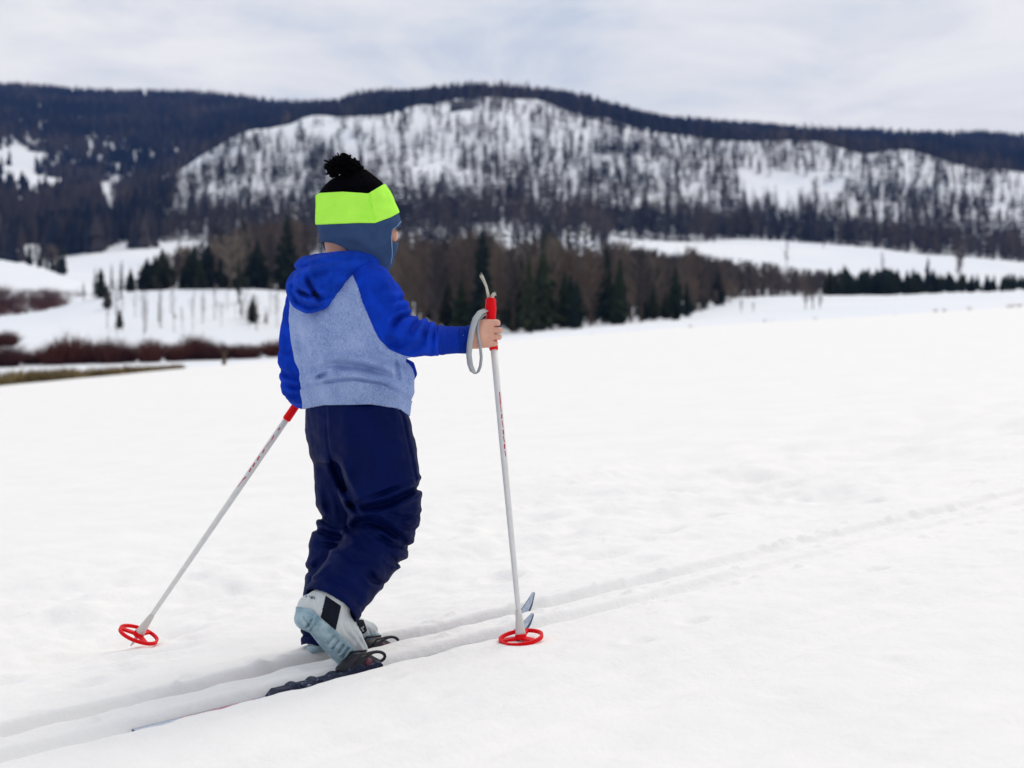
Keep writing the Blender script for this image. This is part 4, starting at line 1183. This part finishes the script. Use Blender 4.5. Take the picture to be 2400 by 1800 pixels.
# far sleeve
LS = Vol(np.arange(630, 780, 2.6), np.arange(640, 972, 2.6), np.arange(30, 260, 3.0))
LS.chain([(716, 704, 84, 44), (704, 770, 100, 46), (698, 845, 112, 48), (702, 902, 150, 43), (706, 916, 200, 36), (708, 922, 222, 35)], 0)
for pts, amp, wid, wm in (([(655, 820), (680, 826), (700, 815)], 4, 6, 130), ([(652, 862), (675, 880), (705, 885)], 5, 6, 140), ([(660, 895), (690, 908), (718, 905)], 4.5, 5, 150),
                          ([(672, 925), (695, 928), (715, 920)], 4.5, 5, 180), ([(668, 780), (676, 800), (672, 830)], 3, 7, 120), ([(680, 940), (700, 938), (715, 932)], 3, 4, 200)):
    LS.crease(pts, amp * 1.6, wid, wm)
LS.wobble(4, 28, 91)
X, Y, W = LS.grid()
LF = np.maximum(LS.F, (W - 226 - .3 * (Y - 920)).astype(np.float32) + 0 * X)
LF = np.maximum(LF, -np.maximum(LS.F + 6, (205 - W) + 0 * X + 0 * Y))
grow('sleeve', LS, 'blue_fleece', hoodie, LF)
# front pouch pocket edge, blue lined
KP = Vol(np.arange(920, 990, 2.0), np.arange(835, 930, 2.0), np.arange(0, 110, 2.5))
KP.chain([(944, 846, 34, 9), (962, 856, 50, 10), (968, 876, 58, 10), (960, 894, 52, 8)], 0)
KP.chain([(942, 862, 40, 14), (952, 880, 46, 12)], 8)
KP.crease([(946, 852), (956, 866), (958, 884)], 6, 5, 200, 0.2)
grow('pocket', KP, 'blue_rib', hoodie)
# hood lying on the back
HD = Vol(np.arange(655, 905, 2.2), np.arange(580, 750, 2.2), np.arange(-190, 110, 2.6))
ring = []
for i in range(25):
    t = 2 * math.pi * i / 24
    ring.append((795 + 82 * math.cos(t), 622 + 7 * math.sin(t) - 4 * math.cos(t), 76 * math.sin(t), 22 + 4 * max(0, -math.sin(t))))
HD.chain(ring, 0)
HD.chain([(716, 682, -84, 42), (738, 664, -98, 48), (765, 644, -98, 46), (812, 630, -84, 30), (862, 620, -56, 18)], 18)
HD.chain([(702, 658, -50, 31), (704, 682, -66, 31), (722, 702, -90, 31), (746, 700, -106, 27), (764, 684, -108, 24), (784, 660, -108, 18)], 12)
for pts, amp, wid, wm in (([(686, 650), (684, 678), (696, 706), (726, 720), (758, 711), (772, 694)], 5.5, 5.5, 20), ([(720, 652), (724, 664), (734, 681), (747, 700), (767, 692)], 15, 5.5, 0),
                          ([(690, 672), (706, 686), (726, 692), (745, 690)], 10, 5, 0), ([(722, 658), (742, 646), (772, 634), (800, 630)], 6, 8, 0), ([(700, 634), (740, 620), (790, 612), (850, 606)], 4.0, 7, 0),
                          ([(760, 668), (780, 650), (806, 638)], 3.5, 7, 0), ([(672, 655), (680, 640), (700, 628)], 3.5, 6, 30)):
    HD.crease(pts, amp * 1.75, wid, wm)
HD.wobble(3, 22, 101)
X, Y, W = HD.grid()
neck = np.sqrt((X - 806) ** 2 + (W / 1.0) ** 2) - 47
HDF = smax(HD.F, (-neck).astype(np.float32) + 0 * Y, 6)
hood = grow('hood', HD, 'hood_fleece', hoodie, HDF, it=3)

# ---- hat
HT = Vol(np.arange(728, 956, 2.0), np.arange(394, 650, 2.0), np.arange(-104, 116, 2.4))
HT.loft([(398, 830, 858, 4), (404, 812, 868, 4), (412, 790, 878, 4), (422, 774, 890, 4), (434, 760, 902, 4), (448, 750, 912, 4), (460, 743, 918, 4), (497, 742, 934, 4), (517, 742, 941, 4),
         (531, 743, 940, 4), (559, 750, 936, 4), (581, 756, 932, 4), (600, 765, 926, 4), (620, 780, 920, 4), (640, 800, 908, 4)], 0, ang=80, ar=0.88, n=2.35)
HT.crease([(864, 452), (867, 480), (876, 516)], 3.4, 3.2, 0, 0.8, fade=False)
HT.crease([(822, 498), (850, 508), (880, 514)], 4.0, 5, 0); HT.crease([(745, 480), (775, 488), (800, 484)], 1.6, 8, 0); HT.crease([(880, 470), (905, 478), (925, 474)], 1.8, 7, 20)
HT.crease([(755, 545), (790, 538), (850, 548)], 3.4, 8, 0); HT.crease([(868, 528), (890, 538), (915, 534)], 3.2, 6, 0); HT.crease([(842, 404), (850, 425), (862, 450)], 1.8, 2.4, 20, 0.3)
HT.crease([(800, 560), (840, 580), (880, 610)], 3.6, 9, 0)
HT.wobble(1.6, 40, 111)
X, Y, W = HT.grid()
top = fx([(730, 459), (740, 456), (750, 452), (803, 449), (863, 453), (898, 432), (905, 428), (960, 424)])
bot = fx([(730, 531), (742, 527), (839, 523), (879, 523), (917, 509), (937, 498), (960, 488)])
arch = fx([(728, 606), (748, 578), (756, 570), (764, 567), (786, 571), (807, 581), (819, 591), (840, 612), (865, 648), (960, 660)])
shell = np.maximum(HT.F, -(HT.F + 6.5))
lowcut = np.where(W < 24, Y - arch(X), Y - 618.0 + 0 * X).astype(np.float32)
face = np.maximum(np.maximum(919 + 0.10 * np.maximum(W + 60, 0) * -1 - X + 0 * Y, 538 - 0.42 * (X - 921) - Y + 0 * W), Y - 568 + 0 * W)
low = np.maximum(np.maximum(shell, lowcut), -face.astype(np.float32))
FG = np.maximum(low, (bot(X) - Y - 1).astype(np.float32) + 0 * W)
hat = grow('hat', HT, 'slate_fleece', person, FG)
shb = np.maximum(HT.F - 3.2, -(HT.F + 6.5))
FN = smax(shb, np.maximum(top(X) - Y, Y - bot(X)).astype(np.float32) + 0 * W, 3)
bd = grow('band', HT, 'neon_fleece', hat, FN); tag(bd, 'wide neon yellow-green band of the hat')
FK = np.maximum(shell, (Y - top(X) - 1).astype(np.float32) + 0 * W)
cr = grow('crown', HT, 'black_fleece', hat, FK); tag(cr, 'black crown of the hat')
# pale binding along the ear flap and brow
def line3(pts, r, name, matn, parent, n=6):
    m = MB(); m.tube([tuple(place(np.array(p))) for p in pts], r, n); return m.obj(name, MATS[matn], parent, tuple(PBASE))
def on_hat(pts, r, name):
    out_ = []
    for (x, y) in pts:
        i = int(np.argmin(abs(HT.xs - x))); j = int(np.argmin(abs(HT.ys - y))); k = np.where(low[i, j] < 0)[0]
        w_ = float(HT.ws[k[0]]) if len(k) else (out_[-1][2] if out_ else -40)
        out_.append((x, y, w_))
    line3(out_, r, name, 'grey_trim', hat)
on_hat([(918, 541), (917, 555), (918, 569), (919, 585), (919, 600), (916, 616), (908, 628)], .0015, 'binding')
on_hat([(940, 519), (932, 528), (922, 536), (918, 541)], .0015, 'binding')
# pompom of cut yarn
m = MB(); r_ = random.Random(3)
for i in range(620):
    z = r_.uniform(-0.75, 1); a = r_.uniform(0, 6.283); q = math.sqrt(1 - z * z)
    d = np.array((q * math.cos(a) * 40, -z * 30, q * math.sin(a) * 40)); c0 = np.array((806, 394 + 0, 2.0))
    L_ = r_.uniform(.66, 1.12)
    bend = np.array((r_.uniform(-7, 7), r_.uniform(-5, 5), r_.uniform(-7, 7)))
    p0, p1, p2 = c0 + d * .15, c0 + d * .6 * L_ + bend * .5, c0 + d * L_ + bend
    m.tube([tuple(place(p0)), tuple(place(p1)), tuple(place(p2))], [.0018, .0029, .0022], 4)
pm = m.obj('pompom', MATS['black_yarn'], hat, tuple(PBASE)); tag(pm, 'black yarn pompom on top of the hat')

# ---- boots
def boot(name, sole_pts, upper, creases, sole_line, panel, lo, hi, parent, cutplane=None, treads=(), side_w=0.0):
    Bo = Vol(np.arange(lo[0], hi[0], 2.0), np.arange(lo[1], hi[1], 2.0), np.arange(lo[2], hi[2], 2.6))
    for pts, k, kd in upper: Bo.chain(pts, k, kd)
    up = Bo.F.copy()
    for pts, k, kd in sole_pts: Bo.chain(pts, k, kd)
    for pts, amp, wid, wm in creases: Bo.crease(pts, amp, wid, wm)
    X, Y, W = Bo.grid()
    line = sole_line(X, Y, W)
    if cutplane is not None: Bo.F = np.maximum(Bo.F, cutplane(X, Y, W).astype(np.float32))
    FU = np.maximum(Bo.F, (line - 2).astype(np.float32))
    b_ = grow(name, Bo, 'boot_leather', parent, FU)
    Fs = Bo.F - 3.0
    for pts, amp, wid in treads:
        keep = Bo.F; Bo.F = Fs.copy(); Bo.crease(pts, amp * 1.7, wid, None, 0.0, None, False); Fs = Bo.F; Bo.F = keep
    grow('sole', Bo, 'boot_rubber', b_, smax(Fs, (-line).astype(np.float32), 3))
    if panel is not None:
        grow('side_panel', Bo, 'boot_black', b_, np.maximum(Bo.F - 1.6, panel(X, Y, W).astype(np.float32)))
    return b_, Bo
def poly_in(pts):
    """signed inside of a convex polygon given clockwise in photo rows (negative inside)"""
    P = np.array(pts, float)
    c = P.mean(0)
    def f(X, Y, W):
        d = None
        for a, b in zip(P, np.roll(P, -1, 0)):
            n = np.array([b[1] - a[1], a[0] - b[0]]); n = n / np.linalg.norm(n)
            if (c - a) @ n > 0: n = -n
            v = (X - a[0]) * n[0] + (Y - a[1]) * n[1] + 0 * W
            d = v if d is None else np.maximum(d, v)
        return d
    return f
sl_x, sl_y = curve([(680, 1416), (698, 1422), (732, 1428), (750, 1448), (787, 1478), (826, 1514), (848, 1537), (870, 1552)])
r_boot, RB = boot('boot',
    [([(716, 1450, -236, 24), (742, 1462, -214, 23), (772, 1495, -186, 26), (805, 1524, -160, 31), (842, 1541, -130, 18)], 8, 1.15)],
    [([(728, 1424, -228, 32), (752, 1420, -205, 40), (775, 1410, -190, 48)], 0, 1.0), ([(752, 1432, -212, 36), (786, 1464, -182, 42), (815, 1498, -158, 36), (838, 1522, -136, 24)], 14, 1.0)],
    [([(822, 1465), (838, 1490), (856, 1520)], 3, 3, None), ([(795, 1440), (810, 1480), (840, 1512)], 2, 3, None), ([(744, 1392), (740, 1410), (748, 1440)], 1.5, 1.8, None), ([(748, 1394), (756, 1402), (760, 1412)], 1.2, 1.6, None),
     ([(713, 1408), (728, 1410), (738, 1408)], 1.2, 1.6, None), ([(711, 1414), (724, 1416), (735, 1416)], 1.2, 1.6, None)],
    lambda X, Y, W: Y - np.interp(X, sl_x, sl_y) - 0.0 * W,
    poly_in([(763, 1395), (800, 1420), (787, 1478), (751, 1447)]), (680, 1372, -310), (872, 1572, -80), person,
    lambda X, Y, W: -(0.62 * (X - 700) * 1.0 - 0.78 * (Y - 1478.0)) - 26 + 0 * W,
    treads=[([(805, 1512), (794, 1530)], 6, 2.6), ([(816, 1521), (804, 1540)], 6, 2.6), ([(826, 1530), (815, 1548)], 6, 2.6), ([(794, 1500), (780, 1520)], 5, 2.4), ([(782, 1492), (768, 1508)], 4, 2.4),
            ([(712, 1448), (726, 1468)], 4, 3), ([(730, 1452), (718, 1470)], 4, 2.4), ([(740, 1462), (728, 1476)], 3, 2.4), ([(836, 1538), (828, 1552)], 4, 2.4)])
sl2x, sl2y = curve([(690, 1515), (730, 1512), (860, 1487), (900, 1481)])
l_boot, LB = boot('boot',
    [([(738, 1516, 12, 18), (800, 1506, 65, 18), (868, 1488, 122, 18)], 6, 1.5)],
    [([(762, 1470, 25, 44), (764, 1495, 28, 40)], 0, 1.0), ([(775, 1480, 40, 42), (825, 1476, 85, 34), (862, 1480, 116, 24)], 14, 1.1)],
    [([(858, 1468), (866, 1480), (870, 1492)], 2, 2.5, None), ([(875, 1466), (884, 1478), (888, 1492)], 1.5, 2, None)],
    lambda X, Y, W: Y - np.interp(X, sl2x, sl2y) + 0 * W, None, (690, 1420, -40), (900, 1545, 180), person,
    lambda X, Y, W: (Y - (1530 - (X - 730) * 0.21)) + 0 * W)
# black strap over the forward boot's instep and its tongue
ST = Vol(np.arange(820, 872, 1.8), np.arange(1448, 1500, 1.8), np.arange(20, 170, 2.4))
ST.chain([(775, 1480, 40, 42), (825, 1476, 85, 36), (862, 1480, 116, 26)], 0, 1.1)
X, Y, W = ST.grid()
grow('strap', ST, 'boot_black', l_boot, np.maximum(ST.F - 1.5, poly_in([(836, 1452), (852, 1452), (861, 1478), (852, 1486), (842, 1484)])(X, Y, W).astype(np.float32)))
m = MB()                                                         # pale buckle on the strap
for (a, b) in (((846, 1471), (852, 1480)), ((852, 1468), (848, 1476)), ((838, 1468), (842, 1478))):
    m.tube([tuple(place(np.array((a[0], a[1], 44)))), tuple(place(np.array((b[0], b[1], 45))))], .0017, 5)
m.obj('buckle', MATS['boot_leather'], l_boot, tuple(PBASE))
# pen marks on the heel of the raised boot:  1 4 0
def surf_w(vol, x, y):
    """depth of the near face of a grown shape at a photo place"""
    i = int(np.argmin(abs(vol.xs - x))); j = int(np.argmin(abs(vol.ys - y))); col = vol.F[i, j]
    k = np.where(col < 0)[0]
    return float(vol.ws[k[0]]) - 1.2 if len(k) else None
m = MB()
for st in ([(715, 1398), (718, 1393), (719, 1396), (717, 1400)], [(721, 1401), (724, 1399), (726, 1396)], [(730, 1395), (727, 1400), (731, 1402)], [(731, 1396), (729, 1404)],
           [(734, 1398), (737, 1400), (737, 1404), (733, 1404), (732, 1400), (734, 1398)]):
    pts = []
    for (x, y) in st:
        w_ = surf_w(RB, x, y)
        if w_ is not None: pts.append(tuple(place(np.array((x, y, w_ - 1.0)))))
    if len(pts) > 1: m.tube(pts, .0007, 4)
if m.v: m.obj('pen_marks', MATS['ink'], r_boot, tuple(PBASE))

# ================================================================== skis
def on_track(a, s, dz=0.0):
    x = TA.x + T2.x * a + R2.x * s; y = TA.y + T2.y * a + R2.y * s
    return Vector((x, y, plane_z(x, y) + dz))
def along(px, py, c):
    p = field_hit(px, py)[0]; return track_st(p.x, p.y)[0]
SLOPE = (on_track(1, 0) - on_track(0, 0)).normalized()
UPN = Vector((-PB, -PC, 1)).normalized()
SIDE = SLOPE.cross(UPN).normalized()
BED = -GROOVE + 0.004
def make_ski(lane, a_tail, a_tip, a_p0, a_p1, label, lift):
    base = on_track((a_p0 + a_p1) / 2, lane, BED if lane == 0 else -GROOVE_FAR + .004)
    e_ = empty('ski', tuple(base), label, 'ski', 'pair of child cross-country skis')
    bed = BED if lane == 0 else -GROOVE_FAR + .004
    def pt(a, s, z): return on_track(a, lane, bed) + SIDE * s + UPN * z
    CURL = 5.0 if lane == 0 else 7.6
    n = 60; V = []; Fc = []; mi = []
    for i in range(n + 1):
        a = a_tail + (a_tip - a_tail) * i / n; d = a_tip - a
        w = 0.0235 if d > 0.16 else 0.0235 * (0.15 + 0.85 * math.sin(math.pi / 2 * min(1, (d + 0.001) / 0.085)) ** 0.7)
        if d > 0.16: w *= 0.96 + 0.05 * ((a - (a_tail + a_tip) / 2) / 0.5) ** 2
        u = max(0.0, 0.100 - d); z = 0.003 + CURL * u * u
        t = 0.010 if d > 0.16 else 0.0045 + 0.0055 * d / 0.16
        V += [pt(a, -w, z), pt(a, w, z), pt(a, w, z + t), pt(a, -w, z + t), pt(a, -w * .8, z + t + .0006), pt(a, w * .8, z + t + .0006)]
    for i in range(n):
        o_ = i * 6
        for (p, q), m_ in (((0, 1), 1), ((1, 2), 1), ((2, 5), 1), ((5, 4), 0), ((4, 3), 1), ((3, 0), 1)):
            Fc.append((o_ + p, o_ + q, o_ + q + 6, o_ + p + 6)); mi.append(m_)
    Fc.append((5, 4, 3, 0, 1, 2)); mi.append(1); Fc.append(tuple(n * 6 + k for k in (2, 1, 0, 3, 4, 5))); mi.append(1)
    b_ = mobj('ski_body', V, [f[::-1] for f in Fc], [MATS['ski_body'], MATS['ski_edge']], e_, False, tuple(base), mi)
    # red and pale stripes printed on the deck, behind the plate and near the tip
    def strip(name, a0, a1, s0, s1, matn, wig=0.0):
        m = MB(); V = []; Fc = []; k_ = 16; r = random.Random(int(a0 * 997))
        for i in range(k_ + 1):
            a = a0 + (a1 - a0) * i / k_; d = a_tip - a; u = max(0., .100 - d)
            t = 0.010 if d > 0.16 else 0.0045 + 0.0055 * d / 0.16
            z = 0.003 + CURL * u * u + t + .0012; j = r.uniform(-wig, wig)
            V += [pt(a, s0 + j, z), pt(a, s1 + j, z)]
        for i in range(k_): Fc.append((2 * i, 2 * i + 1, 2 * i + 3, 2 * i + 2))
        m.add(V, Fc); m.obj(name, MATS[matn], e_, tuple(base), False)
    strip('stripe', a_tail + .10, a_p0 - .02, -0.016, 0.003, 'ski_red', .003)
    strip('stripe', a_tail + .14, a_p0 - .05, 0.008, 0.014, 'ski_top', .001)
    strip('stripe', a_p1 + .04, a_tip - .085, -0.013, 0.013, 'ski_red', .001)
    # ribbed foot plate
    m = MB(); k_ = 56; V = []; Fc = []
    for i in range(k_ + 1):
        t = i / k_; a = a_p0 + (a_p1 - a_p0) * t
        h = (0.012 + 0.016 * sstep(0, .10, t)) + 0.0055 * max(0, math.sin(t * 2 * math.pi * 5.5)) ** 0.7 + (0.012 * sstep(0.60, 0.72, t) - 0.010 * sstep(.9, 1, t))
        w = 0.021 + .004 * sstep(.55, .7, t)
        if i == 0 or i == k_: h *= .6; w *= .8
        V += [pt(a, -w, 0.008), pt(a, w, 0.008), pt(a, w, h - .004), pt(a, w * .75, h), pt(a, -w * .75, h), pt(a, -w, h - .004)]
    for i in range(k_):
        for p in range(6):
            q = (p + 1) % 6; Fc.append((i * 6 + q, i * 6 + p, i * 6 + p + 6, i * 6 + q + 6))
    Fc.append(tuple(range(6))); Fc.append(tuple(k_ * 6 + k for k in range(6))[::-1])
    m.add(V, Fc); m.obj('foot_plate', MATS['plate_dark'], e_, tuple(base), False)
    # toe binding: housing, red button, wire bail and pull loop
    m = MB(); ab = a_p1 - 0.055
    m.tube([pt(ab - .045, 0, .030), pt(ab - .015, 0, .040), pt(ab + .02, 0, .042), pt(ab + .055, 0, .028)], [.014, .021, .020, .010], 12, True, 1.1)
    bi = m.obj('binding', MATS['binding_black'], e_, tuple(base))
    m = MB(); m.tube([pt(ab + .016, 0.016, .040), pt(ab + .018, 0.0225, .040)], .011, 12); m.obj('button', MATS['binding_red'], bi, tuple(base))
    m = MB(); loop = []
    for i in range(17):
        t = 2 * math.pi * i / 16; loop.append(pt(ab + .052 + .022 * math.cos(t), 0.004 * math.sin(t), .044 + .012 * math.sin(t) - .004 * math.cos(t)))
    m.tube(loop, .0036, 8, False); m.obj('pull_loop', MATS['binding_black'], bi, tuple(base))
    m = MB(); m.tube([pt(ab - .02, .02, .045), pt(ab + .0, .021, .062), pt(ab + .035, .012, .060)], .0026, 6); m.tube([pt(ab - .02, -.02, .045), pt(ab + .0, -.021, .062), pt(ab + .035, -.012, .060)], .0026, 6)
    m.obj('bail', MATS['binding_black'], bi, tuple(base))
    return e_
aR0, aR1 = along(335, 1697, 0), along(1228, 1478, 0)
pR0, pR1 = along(646, 1622, 0), along(900, 1556, 0)
make_ski(0.0, aR0, aR1 + .058, pR0, pR1, 'near ski under the raised boot, ribbed black foot plate showing', 0)
aLT = along(1228, 1425, 0); aLB = along(925, 1498, 0)
make_ski(-GAUGE, aLT - 1.0, aLT + .04, aLB - (pR1 - pR0), aLB, 'far ski sunk in its groove under the forward boot', 0)

# ================================================================== poles
def make_pole(top_u, bot_u, label, held, n_up, red_to, grip_r, marks):
    """top_u, bot_u: (column, row, depth offset) of the grip top and of the basket centre"""
    A, Bq = Vector(place(np.array(top_u))), Vector(place(np.array(bot_u)))
    ax = (Bq - A).normalized(); Ln = (Bq - A).length
    e_ = empty('ski_pole', tuple(Bq), label, 'ski pole', 'pair of white ski poles with red baskets')
    base = tuple(Bq)
    u = ax.cross(Vector((0, 1, 0))).normalized(); v = ax.cross(u).normalized()
    if v.y > 0: v = -v                                             # v faces the camera side, u across
    at = lambda d, a=0.0, b=0.0: A + ax * d + u * a + v * b
    r0, r1 = 0.0078, 0.0056
    m = MB(); m.tube([at(0.02), at(Ln * .45), at(Ln - .015), at(Ln)], [r0, r0, r1, r1], 16)
    sh = m.obj('shaft', MATS['pole_white'], e_, base)
    m = MB()
    ds = [0, .004, .03, .05, .07, red_to - .04, red_to - .004, red_to]
    rs = [.0095, .0125, .0135, .0112, .0105, .0100, .0105, .0098]
    m.tube([at(d, 0.004 * math.exp(-(d / .03) ** 2)) for d in ds], rs, 16); m.obj('grip', MATS['red_plastic'], e_, base)
    # basket: ring, spokes, white collar; tip below
    m = MB(); ring = []; R_ = 0.048
    bn = -Vector(n_up).normalized(); bu = bn.cross(Vector((0, 1, 0))).normalized(); bv = bn.cross(bu).normalized()
    tilt = ax
    for i in range(33):
        t = 2 * math.pi * i / 32; ring.append(Bq + bu * (R_ * math.cos(t)) + bv * (R_ * math.sin(t)))
    V = []; Fc = []
    for i in range(32):
        for (dr, dz) in ((-.0028, -.0036), (.0028, -.0036), (.0028, .0044), (-.0028, .0044)):
            d = (ring[i] - Bq).normalized(); V.append(ring[i] + d * dr + bn * dz)
    for i in range(32):
        for k in range(4):
            a, b = i * 4 + k, i * 4 + (k + 1) % 4; a2, b2 = ((i + 1) % 32) * 4 + k, ((i + 1) % 32) * 4 + (k + 1) % 4
            Fc.append((a, b, b2, a2))
    m.add(V, Fc)
    for t in (0.9, 2.95, 5.0):
        d = bu * math.cos(t) + bv * math.sin(t); s_ = (bu * -math.sin(t) + bv * math.cos(t))
        m.box(Bq + d * (R_ * .52), d * (R_ * .48), s_ * .0065, bn * .003)
    m.tube([Bq - ax * .006, Bq + ax * .006], .013, 14)
    bk = m.obj('basket', MATS['red_plastic'], e_, base, False)
    m = MB(); m.tube([at(Ln - .062), at(Ln - .050), at(Ln - .012), at(Ln - .004)], [r1 + .0005, .0078, .0112, .0125], 16); m.obj('collar', MATS['hub_white'], bk, base)
    m = MB(); m.tube([at(Ln), at(Ln + .022), at(Ln + .036)], [.0048, .0042, .0012], 10); m.obj('tip', MATS['hub_white'], e_, base)
    # red lettering strokes on the shaft
    for (d0, d1, a0, a1, w_) in marks:
        m = MB(); V = []; k_ = 6
        for i in range(k_ + 1):
            t = i / k_; d = d0 + (d1 - d0) * t; an = a0 + (a1 - a0) * t; rr = (r0 if d < Ln * .45 else r0 + (r1 - r0) * (d - Ln * .45) / (Ln * .55)) + .0003
            for q in (-w_, w_):
                V.append(at(d, math.sin(an + q) * rr, math.cos(an + q) * rr))
        m.add(V, [(2 * i, 2 * i + 1, 2 * i + 3, 2 * i + 2) for i in range(k_)])
        m.obj('lettering', MATS['red_print'], sh, base)
    return e_, at, base, u, v
marksR = [(.232, .262, .55, .50, .16), (.264, .280, .40, .55, .10), (.284, .296, .60, .45, .20), (.300, .318, .45, .62, .12), (.322, .334, .55, .55, .20), (.337, .352, .42, .60, .13), (.356, .368, .60, .45, .20), (.372, .386, .5, .62, .12)]
pR, atR, bR, uR, vR = make_pole((1146, 699, 124), (1221, 1494, -62), 'white ski pole held out in front in the right hand, red grip visible', True, (-.13, -.14, 1), .128, .012, marksR)
# strap hanging from the grip round the wrist, two loose rope ends on top
def U(*p): return tuple(place(np.array(p, float)))
m = MB()
loop = [(1140, 726, 110), (1126, 732, 76), (1114, 748, 58), (1106, 775, 50), (1101, 805, 46), (1099, 832, 48), (1102, 855, 54), (1108, 870, 62), (1114, 876, 68), (1121, 871, 74), (1126, 858, 74), (1128, 838, 70), (1126, 815, 64), (1121, 790, 60), (1119, 768, 64), (1122, 750, 72), (1132, 738, 92), (1140, 734, 112)]
side = []
for i, p in enumerate(loop):
    k = 6.5 if i < 8 else 3.2
    side.append(Vector(U(p[0] + k, p[1] + (2.5 if i < 3 or i > 15 else 0), p[2] - 2)) - Vector(U(*p)))
m.ribbon([U(*p) for p in loop], side, .0007)
m.obj('strap', MATS['webbing'], pR, bR)
for pts, rr in (([(1146, 701, 122), (1143, 686, 110), (1140, 672, 96), (1134, 658, 98), (1128, 646, 100)], [.0042, .0036, .0032, .0040, .0046]),
                ([(1151, 702, 120), (1154, 694, 114), (1158, 688, 96), (1160, 690, 99)], [.0042, .0045, .0040, .0028])):
    m = MB(); m.tube([U(*p) for p in pts], rr, 8); r_ = random.Random(5)
    for k in range(14):
        p = pts[-1]; m.tube([U(*p), U(p[0] + r_.uniform(-6, 4), p[1] + r_.uniform(-8, 5), p[2] + r_.uniform(-5, 5))], [.0008, .0003], 4)
    m.obj('rope_end', MATS['rope'], pR, bR)
marksL = [(.148, .157, -.1, -.15, .16), (.172, .186, -.35, -.10, .16), (.187, .210, -.10, -.35, .07), (.214, .226, -.35, -.15, .18), (.236, .248, -.35, -.2, .22), (.256, .268, -.38, -.2, .22), (.272, .283, -.38, -.25, .22), (.297, .308, -.15, -.45, .18), (.308, .330, -.45, -.50, .09)]
pL, atL, bL, uL, vL = make_pole((738, 886, 232), (325, 1487, 286), 'white ski pole trailing at the left, hand hidden in blue sleeve', True, (.42, -.10, 1), .125, .012, marksL)
m = MB()
lp = [(732, 900, 236), (722, 912, 250), (714, 930, 262), (716, 946, 266), (724, 938, 262), (730, 918, 250), (734, 904, 242)]
m.ribbon([U(*p) for p in lp], [Vector(U(p[0] + 4, p[1], p[2] - 3)) - Vector(U(*p)) for p in lp], .0007); m.obj('strap', MATS['webbing'], pL, bL)

# ================================================================== thin mountain air
def haze_box(lo, hi, dens):
    x0, y0, z0 = lo; x1, y1, z1 = hi
    V = [(x, y, z) for z in (z0, z1) for y in (y0, y1) for x in (x0, x1)]
    m = bpy.data.materials.new('haze'); m.use_nodes = True; nt = m.node_tree
    nt.nodes.clear(); o_ = nt.nodes.new('ShaderNodeOutputMaterial'); pv = nt.nodes.new('ShaderNodeVolumePrincipled')
    pv.inputs['Color'].default_value = (0.20, 0.38, 1.0, 1); pv.inputs['Density'].default_value = dens; pv.inputs['Anisotropy'].default_value = 0.1
    nt.links.new(pv.outputs[0], o_.inputs['Volume'])
    h = mobj('haze', V, [(0, 2, 3, 1), (4, 5, 7, 6), (0, 1, 5, 4), (2, 6, 7, 3), (0, 4, 6, 2), (1, 3, 7, 5)], m, None, False)
    return tag(h, 'thin blue mountain air', 'haze', kind='stuff')
zmax = float(TV[..., 2].max()) + 25
haze_box((-9100, -9100, min(-62.0, float(TV[..., 2].min()) - 2)), (9100, 9100, zmax), 0.00011)
